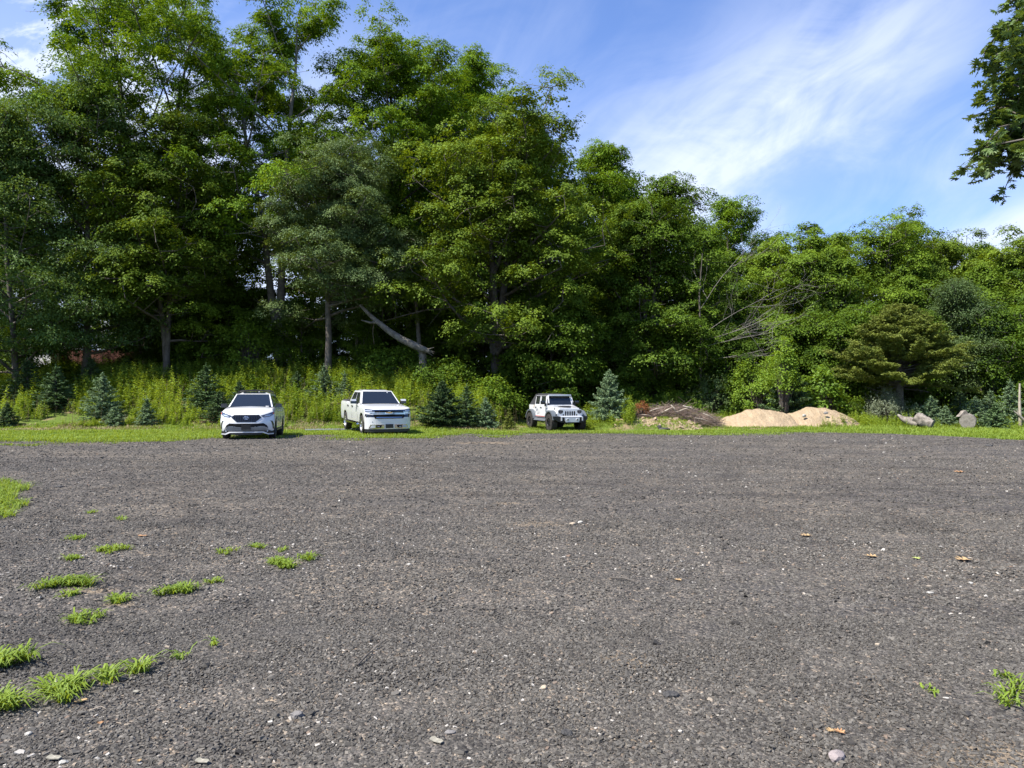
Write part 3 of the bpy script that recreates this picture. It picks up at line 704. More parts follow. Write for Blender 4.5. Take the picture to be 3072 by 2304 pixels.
for a_ in (
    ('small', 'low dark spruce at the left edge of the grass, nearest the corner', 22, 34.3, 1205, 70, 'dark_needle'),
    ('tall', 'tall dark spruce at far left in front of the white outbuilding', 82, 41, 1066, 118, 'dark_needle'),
    ('tall', 'spruce with curling pale leaders, between the two tallest spruces at left', 168, 37.5, 1086, 120, 'spruce_needle'),
    ('thin', 'spruce standing before the red fence with a pointed fresh green top', 272, 44, 1059, 78, 'spruce_needle'),
    ('bushy', 'rounded blue green spruce with a crooked split leader, in front at left', 307, 35.8, 1112, 105, 'blue_needle'),
    ('small', 'tiny blue spruce at the foot of the rounded blue green one', 343, 34.2, 1216, 66, 'blue_needle'),
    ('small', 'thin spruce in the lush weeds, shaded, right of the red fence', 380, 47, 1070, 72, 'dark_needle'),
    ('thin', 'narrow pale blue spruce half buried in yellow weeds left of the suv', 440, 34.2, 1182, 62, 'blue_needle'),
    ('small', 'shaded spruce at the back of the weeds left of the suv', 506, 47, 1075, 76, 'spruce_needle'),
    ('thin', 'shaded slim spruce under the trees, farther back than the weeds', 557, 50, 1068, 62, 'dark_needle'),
    ('tall', 'large green spruce directly behind and left of the suv', 618, 37.2, 1082, 112, 'spruce_needle'),
    ('bushy', 'dark bushy spruce touching the left side of the suv', 658, 35.2, 1168, 96, 'dark_needle'),
    ('tall', 'dim blue spruce in the wood edge above the suv roof', 664, 50, 1050, 60, 'dark_needle'),
    ('small', 'spruce just above the right of the suv roof, dark top in bright weeds', 718, 39, 1136, 70, 'dark_needle'),
    ('bushy', 'spruce in front of the grey lit trunk behind the suv', 836, 47.5, 1076, 88, 'dark_needle'),
    ('small', 'small spruce in sunlit weeds with a long bare leader', 891, 43.5, 1110, 52, 'spruce_needle'),
    ('tall', 'blue green spruce in the weeds midway between suv and pickup, taller one', 972, 41.5, 1086, 80, 'blue_needle'),
    ('thin', 'slim blue green spruce rising just left of the pickup', 1034, 41, 1108, 54, 'blue_needle'),
    ('dense', 'large dark conical spruce just right of the pickup', 1328, 34.2, 1138, 140, 'dark_needle'),
    ('tall', 'spruce with a double leader between the dark conical spruce and a smaller one', 1400, 34.6, 1146, 92, 'spruce_needle'),
    ('small', 'smaller ragged spruce with bare stem, right one of the three beside the pickup', 1457, 34.6, 1184, 72, 'blue_needle'),
    ('thin', 'little brownish spruce alone in the weeds left of the off roader', 1528, 34.3, 1214, 40, 'cedar_needle'),
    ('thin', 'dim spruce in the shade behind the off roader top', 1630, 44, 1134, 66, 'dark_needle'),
    ('thin', 'light tipped spruce peeking over the off roader windscreen', 1702, 42.5, 1148, 62, 'spruce_needle'),
    ('dense', 'full blue green spruce right of the off roader, clear of other trees', 1828, 39.5, 1104, 104, 'blue_needle'),
    ('dense', 'big dark spruce wrapped in bright vine behind the sand piles', 2362, 43.2, 1064, 140, 'dark_needle'),
    ('small', 'blue spruce just right of the cedar trunk', 2748, 41, 1204, 66, 'blue_needle'),
    ('bushy', 'grey blue spruce behind the right log pile', 2793, 40.3, 1182, 84, 'blue_needle'),
    ('small', 'low spruce between the logs and the lone stump log', 2836, 39.5, 1212, 56, 'blue_needle'),
    ('tall', 'green spruce behind the others, above the lone stump log', 2880, 45, 1152, 66, 'spruce_needle'),
    ('bushy', 'wide blue spruce right behind the lone stump log', 2926, 40.2, 1184, 80, 'blue_needle'),
    ('tall', 'tall blue spruce second from the right edge', 2970, 42, 1162, 78, 'blue_needle'),
    ('tall', 'tallest blue spruce by the bare grey post at the right edge', 3030, 41, 1130, 88, 'blue_needle'),
    ('small', 'short blue spruce in the front of the row, right of the stump log', 2985, 38.3, 1205, 74, 'spruce_needle')):
    spruce(*a_)

# ---------------------------------------------------------------- red cedar
def cedar_mesh(seed, H, W):
    rs = np.random.RandomState(seed)
    wood = Acc(); LP, LN, LD, LT = [], [], [], []
    wood.tube([(0, 0, -0.2), (0.05, 0, 1.0), (0.0, 0, 2.2), (0.05, 0, H * .6), (0, 0, H * .95)], [0.27, 0.22, 0.20, 0.10, 0.02], 10)
    for k in range(15):   # dead twigs under the crown
        az = rs.rand() * 6.28; p = np.array([0, 0, 1.5 + rs.rand() * .8])
        wood.tube(bend(rs, p, (math.cos(az), math.sin(az), .05), .8 + rs.rand() * 1.3, 4, .1, .15), np.linspace(.03, .008, 5), 4)
    nl = 190
    for k in range(nl):
        t_ = (k + .5) / nl
        z = 2.05 + (H * .93 - 2.05) * t_
        prof = (0.72 + 0.34 * math.sin(min(t_ * 10, 1.57))) * (1 - t_) ** 0.95 + .04
        Lk = W * .5 * prof * (0.84 + .28 * rs.rand())
        az = k * 2.39996 + rs.randn() * .3
        el = R(5 + 30 * t_ + rs.randn() * 8)
        d = np.array([math.cos(az) * math.cos(el), math.sin(az) * math.cos(el), math.sin(el)])
        pl = bend(rs, (0, 0, z), d, Lk, 5, 0.18, .07)
        wood.tube(pl, np.linspace(.05 * (1 - t_) + .015, .008, 6), 4)
        nb = int(4 + Lk * 5.5)
        for b in range(nb):
            s = 0.30 + .70 * (b + rs.rand()) / nb
            q = s * 5; i = min(int(q), 4); c = pl[i] + (pl[i + 1] - pl[i]) * (q - i)
            sg = 1 if b % 2 else -1
            turn = sg * R(20 + 45 * rs.rand())
            dp = unit(np.array([d[0] * math.cos(turn) - d[1] * math.sin(turn), d[0] * math.sin(turn) + d[1] * math.cos(turn), .28 + .2 * rs.randn()]))
            Lp = 0.35 + .40 * rs.rand()
            m_ = 60; u = rs.rand(m_)
            w_ = .16 * (1 - u * .75)
            P = c + dp * (u * Lp)[:, None] + rs.randn(m_, 3) * w_[:, None] * np.array([.8, .8, .45])
            P[:, 2] -= .08 * u ** 2
            LP.append(P); LD.append(dp + rs.randn(m_, 3) * .35); LN.append(unit(np.array([0, 0, .9]) + rs.randn(m_, 3) * .5))
            LT.append(np.clip(.42 + rs.randn() * .16 + rs.randn(m_) * .12, 0, 1))
    P = np.concatenate(LP); n = len(P)
    V, F, T = leaves(P, np.concatenate(LN), np.concatenate(LD), .15 * (.7 + .6 * rs.rand(n)), .055 * (.8 + .4 * rs.rand(n)), np.concatenate(LT))
    return wood.mesh('trunk', True), mesh_np('crown', V, F, T)
D = 43; x = at(2698, D); z = tz(x, D)
cme = cedar_mesh(77, zat(900, D) - z, 395 / F_PX * D)
r = empty('cedar_tree', (x, D, z)); tag(r, 'broad conical red cedar with olive brown sprays and a short bare trunk', 'cedar')
link_mesh('trunk', cme[0], M['bark'], r); link_mesh('crown', cme[1], M['cedar_needle'], r)

# ---------------------------------------------------------------- shrubs
def shrub_mesh(seed, H, W, n_cl=60, n_leaf=60, leaf=(.10, .06), spray=.2, lit=.5, up=.5, flat=.7, low=.1, upright=0.0):
    rs = np.random.RandomState(seed)
    wood = Acc(); LP, LN, LD, LT = [], [], [], []
    for k in range(n_cl):
        az = rs.rand() * 6.28; ct = rs.rand() ** 0.75; st_ = math.sqrt(1 - ct * ct)
        rr = (.80 + .3 * rs.rand()) * (0.55 + .5 * vnoise(az * 1.3, ct * 3, 1.0, seed))
        dv = np.array([math.cos(az) * st_, math.sin(az) * st_, ct])
        c = np.array([dv[0] * W * .5 * rr * 1.25, dv[1] * W * .5 * rr * 1.25, H * (low + (1 - low) * ct * min(rr * 1.15, 1.05))])
        st = np.array([dv[0] * W * .06, dv[1] * W * .06, 0])
        wood.tube([tuple(st), tuple((st + c) / 2 + rs.randn(3) * .08 + np.array([0, 0, .1 * H])), tuple(c)], [.025, .016, .006], 4)
        m_ = int(n_leaf * (.6 + .8 * rs.rand()))
        off = rs.randn(m_, 3) * np.array([spray, spray, spray * flat]) * (1 + .4 * rs.randn())
        LP.append(c + off); LN.append(unit(np.array([0, 0, up]) + dv * .5 + rs.randn(m_, 3) * .5)); LD.append(off + dv * .2 + rs.randn(m_, 3) * .3 + np.array([0, 0, upright]))
        LT.append(np.clip(lit + rs.randn() * .12 + rs.randn(m_) * .14, 0, 1))
    P = np.concatenate(LP); P[:, 2] = np.maximum(P[:, 2], .03); n = len(P)
    V, F, T = leaves(P, np.concatenate(LN), np.concatenate(LD), leaf[0] * (.7 + .6 * rs.rand(n)), leaf[1] * (.7 + .6 * rs.rand(n)), np.concatenate(LT))
    return wood.mesh('stem', True), mesh_np('foliage', V, F, T)
def shrub(name, label, px, D, top, wpx, leafm, seed, cat='shrub', group=None, dz=0, **kw):
    x = at(px, D); z = tz(x, D) + dz
    me = shrub_mesh(seed, zat(top, D) - z, wpx / F_PX * D, **kw)
    r = empty(name, (x, D, z)); tag(r, label, cat, group)
    link_mesh('stem', me[0], M['bark'], r); link_mesh('foliage', me[1], M[leafm], r)
    return r
shrub('silver_shrub', 'silvery grey green shrub left of the cedar trunk', 2658, 42, 1176, 120, 'silver_leaf', 401, n_cl=110, n_leaf=60, leaf=(.09, .035), spray=.16, upright=.5, lit=.5, flat=1.1)
shrub('pale_shrub', 'rounded pale leaved shrub beyond the right end of the brush pile', 2128, 46, 1122, 155, 'grey_leaf', 402, n_cl=110, n_leaf=70, leaf=(.10, .06), spray=.2, lit=.6)
shrub('vine_tangle', 'bright green vine tangle climbing at the left of the big dark spruce', 2282, 45, 1080, 160, 'vine_leaf', 403, n_cl=150, n_leaf=80, leaf=(.13, .08), spray=.20, lit=.7, cat='vine')
shrub('vine_tangle', 'yellow green vine column draped over the top of the big dark spruce', 2350, 42.2, 1025, 70, 'vine_leaf', 404, n_cl=70, n_leaf=60, leaf=(.14, .085), spray=.18, lit=.75, cat='vine', low=.35)
shrub('maple_sapling', 'broad leaved green sapling right of the big dark spruce, over the right sand pile', 2472, 43.5, 1112, 110, 'vine_leaf', 405, n_cl=80, n_leaf=44, leaf=(.20, .13), spray=.24, lit=.35, cat='sapling')
shrub('leafy_shrub', 'dull green low shrub between the right sand pile and the silvery shrub', 2548, 44, 1200, 110, 'maple_leaf', 406, n_cl=70, n_leaf=50, leaf=(.13, .07), spray=.2, lit=.55)
shrub('leafy_shrub', 'green shrub under the leaning broken trunk behind the pickup', 1180, 45, 1040, 170, 'deep_leaf', 407, n_cl=100, n_leaf=60, leaf=(.16, .12), spray=.26, lit=.6)
shrub('leafy_shrub', 'sunlit sapling leaves left of the grey lit trunk behind the suv', 745, 47, 960, 120, 'vine_leaf', 408, n_cl=60, n_leaf=46, leaf=(.18, .13), spray=.28, lit=.45, low=.3)
shrub('leafy_shrub', 'shaded shrub bank between the pickup and the dark conical spruce, farther back', 1330, 43, 1085, 190, 'deep_leaf', 409, n_cl=110, n_leaf=60, leaf=(.15, .11), spray=.25, lit=.45)
shrub('leafy_shrub', 'shrub with pale upturned leaves behind the weeds left of the off roader', 1480, 41, 1130, 150, 'deep_leaf', 410, n_cl=90, n_leaf=56, leaf=(.15, .10), spray=.22, lit=.75)
shrub('leafy_shrub', 'green shrub in light shade behind the brush pile, left part', 1900, 45, 1175, 150, 'maple_leaf', 411, n_cl=90, n_leaf=56, leaf=(.15, .09), spray=.22, lit=.6)
shrub('leafy_shrub', 'tall grassy green shrub behind the middle of the brush pile', 2020, 46, 1180, 150, 'vine_leaf', 412, n_cl=90, n_leaf=50, leaf=(.20, .05), spray=.22, lit=.3, upright=.8)
shrub('leafy_shrub', 'green sapling hanging low at the far left under the trees', 30, 46, 985, 110, 'maple_leaf', 413, n_cl=60, n_leaf=46, leaf=(.18, .12), spray=.26, lit=.6, low=.4)

# ---------------------------------------------------------------- weeds, undergrowth, grass: nobody could count them
def weed_field(seed, X, Y, Hh, leafL, leafW, n_lf, name, tone0=.5, straw=0.0, lean=.12):
    rs = np.random.RandomState(seed)
    n = len(X); Z = terrain(X, Y)
    base = np.stack([X, Y, Z], -1)
    ax = unit(np.stack([rs.randn(n) * lean, rs.randn(n) * lean, np.ones(n)], -1))
    pt = rs.randn(n) * .10 + (fnoise(X, Y, .5, 36, 3) - .5) * .7
    u = (np.arange(n_lf)[None] + rs.rand(n, n_lf)) / n_lf
    u = .12 + .88 * u
    az = (np.arange(n_lf) * 2.4)[None] + rs.rand(n, 1) * 6.28 + rs.randn(n, n_lf) * .3
    out = np.stack([np.cos(az), np.sin(az), np.zeros_like(az)], -1)
    taper = np.clip(1.15 - .75 * u ** 2, .3, 1.1)
    L = leafL * taper * (.75 + .5 * rs.rand(n, n_lf)) * (Hh / Hh.mean())[:, None] ** .5
    D = out + np.array([0, 0, .45]) + (u[..., None] > .85) * np.array([0, 0, .9])
    P = base[:, None] + ax[:, None] * (u * Hh[:, None])[..., None] + out * (L * .42)[..., None] + np.array([0, 0, .02])
    N = unit(np.array([0, 0, 1.0]) - out * .25 + rs.randn(n, n_lf, 3) * .35)
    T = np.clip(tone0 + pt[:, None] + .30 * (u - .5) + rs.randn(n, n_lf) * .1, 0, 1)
    V, F, TT = leaves(P.reshape(-1, 3), N.reshape(-1, 3), D.reshape(-1, 3), L.ravel(), L.ravel() * leafW, T.ravel())
    # stems: crossed thin strips
    top = base + ax * Hh[:, None]; wv = .006
    SV, SF = [], []
    for dx_, dy_ in ((wv, 0), (0, wv)):
        o_ = np.array([dx_, dy_, 0])
        SV.append(np.stack([base - o_, base + o_, top + o_ * .4, top - o_ * .4], 1).reshape(-1, 3))
    SV = np.concatenate(SV); SF = np.arange(len(SV)).reshape(-1, 4)
    return mesh_np(name, np.concatenate([V, SV]), np.concatenate([F, SF + len(V)]), np.concatenate([TT, np.full(len(SV), .35)]))
def clear_of_spruces(rs, X, Y):
    k = np.ones(len(X), bool)
    for x, y, w_ in SPOTS:
        k &= ~(((X - x) ** 2 + (Y - y) ** 2 < (w_ * .45) ** 2) | ((np.abs(X - x) < w_ * .42) & (Y < y) & (Y > y - 1.3) & (rs.rand(len(X)) < .75)))
    return k
def scatter(rs, n, y0, y1, pxa, pxb):
    Y = y0 + (y1 - y0) * rs.rand(n); px = pxa + (pxb - pxa) * rs.rand(n)
    return (px - CX) / F_PX * Y, Y, px
rs = np.random.RandomState(51)
X, Y, px = scatter(rs, 14500, 34.9, 48.5, -260, 1640)
cl = fnoise(X, Y, .55, 21, 3)
k = (cl + rs.rand(len(X)) * .30 > .60) & (Y > np.interp(px, [1380, 1480, 1560, 1640], [0, 37.5, 41.5, 43]) + rs.rand(len(X)) * 1.5) & (Y > 35.0 + 1.8 * fnoise(X, Y, .8, 4, 2)) & ~((px > 860) & (px < 1045) & (Y < 37.0)) 
k &= clear_of_spruces(rs, X, Y)
X, Y, px = X[k], Y[k], px[k]
Hh = (.28 + .80 * sstep(35, 40, Y)) * (.50 + .85 * rs.rand(len(X)) ** 1.5) * (.40 + 1.2 * fnoise(X, Y, .9, 33, 3))
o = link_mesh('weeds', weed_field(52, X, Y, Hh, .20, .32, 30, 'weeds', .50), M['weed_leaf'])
tag(o, 'tall yellow green weeds in leafy spires covering the bank behind the cars', 'weeds', kind='stuff')
# weeds right of the off roader and along the right edge
X1, Y1, p1 = scatter(rs, 1500, 37.5, 44, 1740, 1900); X2, Y2, p2 = scatter(rs, 1900, 41.6, 46, 1850, 2280); X3, Y3, p3 = scatter(rs, 2900, 38.4, 44, 2460, 3250)
X = np.concatenate([X1, X2, X3]); Y = np.concatenate([Y1, Y2, Y3])
k = fnoise(X, Y, .7, 41, 3) + rs.rand(len(X)) * .35 > .62; k &= clear_of_spruces(rs, X, Y); X, Y = X[k], Y[k]
Hh = (.2 + .75 * rs.rand(len(X)) ** 1.3) * (.4 + 1.2 * fnoise(X, Y, .8, 33, 2)); Hh *= np.where(at(2000, 1) * Y < X, .75, 1.15)
o = link_mesh('side_weeds', weed_field(53, X, Y, Hh, .14, .28, 22, 'side_weeds', .45), M['weed_leaf'])
tag(o, 'patchy green weeds beside the off roader, behind the brush pile and before the blue spruces', 'weeds', kind='stuff')
X, Y, px = scatter(rs, 1500, 36.0, 44, -200, 1560)
k = clear_of_spruces(rs, X, Y) & (fnoise(X, Y, .8, 47, 3) > .5); X, Y = X[k], Y[k]
o = link_mesh('dry_stalks', weed_field(55, X, Y, .5 + .9 * rs.rand(len(X)), .10, .25, 7, 'dry_stalks', .4), M['straw'])
tag(o, 'scattered dry straw coloured stalks standing among the green weeds', 'dry stalks', kind='stuff')
# shaded undergrowth in the wood
X, Y, px = scatter(rs, 15000, 41, 62, -300, 3300)
k = (fnoise(X, Y, .4, 61, 3) + rs.rand(len(X)) * .3 > .50) & ((px < 1560) | (Y > 45)); X, Y = X[k], Y[k]
Hh = .35 + 1.1 * rs.rand(len(X)) * fnoise(X, Y, .5, 62, 2) * 1.5
o = link_mesh('undergrowth', weed_field(54, X, Y, Hh, .24, .5, 16, 'undergrowth', .5, lean=.35), M['deep_leaf'])
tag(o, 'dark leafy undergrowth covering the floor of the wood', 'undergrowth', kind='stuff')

def grass(seed, X, Y, h, wd, name, tone0=.5, lean=.5):
    rs = np.random.RandomState(seed); n = len(X)
    Z = terrain(X, Y)
    b_ = np.stack([X, Y, Z], -1); az = rs.rand(n) * 6.28
    dr = np.stack([np.cos(az), np.sin(az), np.zeros(n)], -1); sd = np.stack([-np.sin(az), np.cos(az), np.zeros(n)], -1)
    le = lean * (.4 + rs.rand(n))
    m_ = b_ + (dr * (h * le * .35)[:, None]) + np.array([0, 0, 1.0]) * (h * .62)[:, None]
    tp = b_ + (dr * (h * le * 1.1)[:, None]) + np.array([0, 0, 1.0]) * (h * (1.0 - .25 * le))[:, None]
    w2 = (wd * (.7 + .6 * rs.rand(n)))[:, None] * .5
    V = np.stack([b_ - sd * w2, b_ + sd * w2, m_ + sd * w2 * .8, m_ - sd * w2 * .8, tp + sd * w2 * .12, tp - sd * w2 * .12], 1)
    F = np.array([[0, 1, 2, 3], [3, 2, 4, 5]])[None] + (np.arange(n) * 6)[:, None, None]
    T = np.clip(tone0 + rs.randn(n) * .16, 0, 1)
    return mesh_np(name, V.reshape(-1, 3), F.reshape(-1, 4), np.repeat(T, 6))
X, Y, px = scatter(rs, 420000, 22.5, 42, -200, 3280)
E = lot_edge(X)
# ragged front: gravel shows through in tongues, thin strip patches run parallel to the edge
d = Y - E
far = np.interp(px, [0, 1380, 1480, 1560, 3072], [36.8, 37.4, 39, 41.5, 40.5])
dens = sstep(-1.5, .9, d + (fnoise(X * .5, Y * 1.6, 1.0, 71, 4) - .5) * 6.5) * (1 - sstep(far - 1.2, far, Y)) * (.25 + .75 * sstep(.36, .56, fnoise(X, Y, .9, 72, 3)))
strip = sstep(.56, .64, fnoise(X * .14, Y * .95, 1.0, 76, 3)) * sstep(-3.6, -2.0, d) * .7
dens = dens * (1 - .85 * sstep(.56, .62, fnoise(X * .16, Y * .9, 1.0, 79, 3)) * (1 - sstep(1.5, 3.5, d)))
k = rs.rand(len(X)) < np.maximum(dens, strip); X, Y = X[k], Y[k]
h = (.05 + .08 * rs.rand(len(X)) ** 1.5) * (.6 + .9 * fnoise(X, Y, .7, 73, 2)) * (1 + .9 * sstep(.5, 1.5, (X - 12) / 4) * sstep(30, 34, Y))
o = link_mesh('grass', grass(74, X, Y, h, .022 + 0 * h, 'grass', .55), M['grass_blade'])
tag(o, 'short bright grass along the far edge of the gravel lot', 'grass', kind='stuff')
# dry straw and dead stalks at the foot of the weeds
X, Y, px = scatter(rs, 26000, 34.2, 38.0, -200, 1560)
k = (fnoise(X * .6, Y, 1.0, 81, 3) > .52); X, Y = X[k], Y[k]
h = .05 + .14 * rs.rand(len(X)) ** 2
o = link_mesh('dry_grass', grass(82, X, Y, h, .022 + 0 * h, 'dry_grass', .5, 1.0), M['straw'])
tag(o, 'dry pinkish straw and dead stalks at the foot of the weeds', 'dry grass', kind='stuff')
# grassy corner at the left of the lot
rs = np.random.RandomState(91)
Y = 8.9 + 4.3 * rs.rand(9000); px = -260 + 380 * rs.rand(9000) 
edge_px = np.interp(Y, [8.6, 9.2, 9.9, 10.8, 12.3, 13.3], [-30, 20, 48, 58, 70, 30]) + (fnoise(Y * 3, px * .02, 1, 92, 3) - .5) * 120
k = px < edge_px; X = (px[k] - CX) / F_PX * Y[k]; Y = Y[k]
o = link_mesh('grass_corner', grass(93, X, Y, .05 + .10 * rs.rand(len(X)), .012 + 0 * X, 'grass_corner', .6, 1.2), M['grass_blade'])
tag(o, 'bright grass spilling into the left side of the gravel lot', 'grass', kind='stuff')

# tufts growing through the gravel: things one can count
def tuft(seed, px, py, wpx, n, hgt, label, tone=.55, flat=1.3):
    D = CAM_H * F_PX / (py - HY); x0 = at(px, D); z0 = tz(x0, D) + .012
    rs = np.random.RandomState(seed); w_ = wpx / F_PX * D
    g_ = max(1, int(w_ / .035))
    cx_ = np.clip(rs.randn(g_) * .26, -.5, .5) * w_ * .85; cy_ = rs.randn(g_) * .05 + cx_ * .25
    gi = rs.randint(0, g_, n)
    X = cx_[gi] + rs.randn(n) * .018; Y = cy_[gi] + rs.randn(n) * .018
    az = rs.rand(n) * 6.28; dr = np.stack([np.cos(az), np.sin(az), np.zeros(n)], -1); sd = np.stack([-np.sin(az), np.cos(az), np.zeros(n)], -1)
    L = hgt * (.45 + 1.0 * rs.rand(n)); le = flat * (.45 + .65 * rs.rand(n))
    b_ = np.stack([X, Y, np.zeros(n)], -1)
    a1 = b_ + dr * (L * le * .30)[:, None] + np.array([0, 0, 1.]) * (L * .42)[:, None]
    a2 = b_ + dr * (L * le * .65)[:, None] + np.array([0, 0, 1.]) * (L * .58)[:, None]
    a3 = b_ + dr * (L * le * 1.0)[:, None] + np.array([0, 0, 1.]) * (L * (.62 - .25 * le / flat))[:, None]
    wb = (.0045 + .0035 * rs.rand(n))[:, None] * .8
    V = np.stack([b_ - sd * wb * .6, b_ + sd * wb * .6, a1 + sd * wb, a1 - sd * wb, a2 + sd * wb * .8, a2 - sd * wb * .8, a3 + sd * wb * .1, a3 - sd * wb * .1], 1)
    F = np.array([[0, 1, 2, 3], [3, 2, 4, 5], [5, 4, 6, 7]])[None] + (np.arange(n) * 8)[:, None, None]
    T = np.clip(tone + rs.randn(n) * .16, 0, 1)
    o = link_mesh('grass_tuft', mesh_np('grass_tuft', V.reshape(-1, 3), F.reshape(-1, 4), np.repeat(T, 8)), M['grass_blade'], loc=(x0, D, z0))
    tag(o, label, 'grass tuft', 'grass tufts growing through the gravel')
for i_, a_ in enumerate((
    (222, 1752, 165, 330, .10, 'large grass tuft, widest of those on the left of the lot, leaves spread both ways'),
    (212, 1783, 40, 60, .06, 'small yellow green tuft touching the lower edge of the widest tuft'),
    (530, 1775, 130, 240, .085, 'long low grass tuft lying right of the widest tuft'),
    (345, 1803, 78, 110, .08, 'thin grass tuft below and between the two broad tufts on the left'),
    (255, 1855, 120, 130, .075, 'straggling row of grass below the thin tuft on the left'),
    (850, 1706, 70, 200, .085, 'dense tuft in the middle of the trio right of centre left'),
    (815, 1692, 36, 130, .08, 'upright little tuft, left one of the trio'),
    (925, 1680, 46, 100, .075, 'tuft at the right of the trio'),
    (322, 1655, 110, 190, .07, 'long tuft high on the left, its tip trailing right'),
    (230, 1680, 80, 90, .06, 'sparse tuft joined to the left of the long trailing one'),
    (222, 1620, 66, 90, .055, 'flat small tuft farthest up on the left beside the grassy corner'),
    (675, 1656, 55, 70, .06, 'sparse spidery tuft above left of the trio'),
    (770, 1642, 50, 80, .06, 'flat tuft directly above the trio'),
    (845, 1652, 40, 40, .05, 'very thin tuft between the flat tuft and the right one of the trio'),
    (650, 1742, 36, 50, .05, 'tiny pale tuft on its own left below the trio'),
    (370, 1558, 36, 50, .05, 'small distant tuft left of centre, farther than all bigger tufts'),
    (270, 1540, 40, 50, .05, 'faint distant tuft near the grassy corner, leftmost of the far ones'),
    (555, 1973, 40, 22, .07, 'sparse three bladed tuft in the lower left half of the gravel'),
    (632, 1938, 22, 14, .08, 'single upright sprig of grass above the sparse three bladed tuft'),
    (195, 2080, 120, 210, .10, 'big spreading tuft in the lower left, blades over a dark chunk'),
    (300, 2045, 80, 120, .08, 'leafy tuft joined to the upper right of the big spreading tuft'),
    (412, 2030, 66, 60, .095, 'star shaped tuft beside a dark asphalt lump'),
    (22, 2005, 110, 260, .11, 'thick tuft cut by the left edge of the picture, upper one'),
    (12, 2128, 100, 200, .10, 'thick tuft cut by the left edge of the picture, lower one'),
    (3020, 2100, 100, 60, .08, 'crabgrass sprawling at the right edge of the picture'),
    (3055, 2065, 60, 40, .07, 'small crabgrass sprig just above the sprawling one at the right edge'),
    (2795, 2078, 40, 14, .045, 'faint two bladed sprig left of the crabgrass at the right edge'))):
    tuft(900 + i_, *a_)
# ---------------------------------------------------------------- vehicles
mat('white_paint', (0.66, 0.66, 0.645), 0.22, spec=0.5, coat=0.8)
mat('car_glass', (0.012, 0.015, 0.020), 0.03, spec=0.6, coat=0.2, bump=(2.0, 0.06))
mat('side_glass', (0.020, 0.024, 0.022), 0.04, spec=0.8)
mat('black_plastic', (0.014, 0.014, 0.015), 0.45)
mat('gloss_black', (0.008, 0.008, 0.009), 0.12, coat=0.5)
mat('dark_cavity', (0.006, 0.006, 0.006), 0.9, spec=0.1)
mat('rubber', (0.022, 0.021, 0.020), 0.85, spec=0.2, noise=(9.0, (0.050, 0.045, 0.040)))
mat('alloy', (0.55, 0.54, 0.52), 0.28, metal=0.9)
mat('dark_alloy', (0.03, 0.03, 0.032), 0.35, metal=0.5)
mat('chrome', (0.75, 0.75, 0.76), 0.10, metal=1.0)
mat('lamp_lens', (0.42, 0.45, 0.50), 0.08, spec=0.8, coat=1.0)
mat('lamp_dark', (0.05, 0.055, 0.07), 0.08, spec=0.8, coat=1.0)
mat('amber', (0.45, 0.10, 0.03), 0.2)
mat('gold', (0.62, 0.36, 0.06), 0.3, metal=0.3)
mat('grey_flare', (0.105, 0.118, 0.130), 0.45)
mat('soft_top', (0.030, 0.030, 0.032), 0.85, bump=(60, 0.3))
mat('silver_plate', (0.62, 0.63, 0.64), 0.35, metal=0.4)
mat('red_stripe', (0.50, 0.05, 0.025), 0.4)
mat('grey_decal', (0.10, 0.11, 0.14), 0.5)
mat('white_label', (0.80, 0.80, 0.78), 0.6)

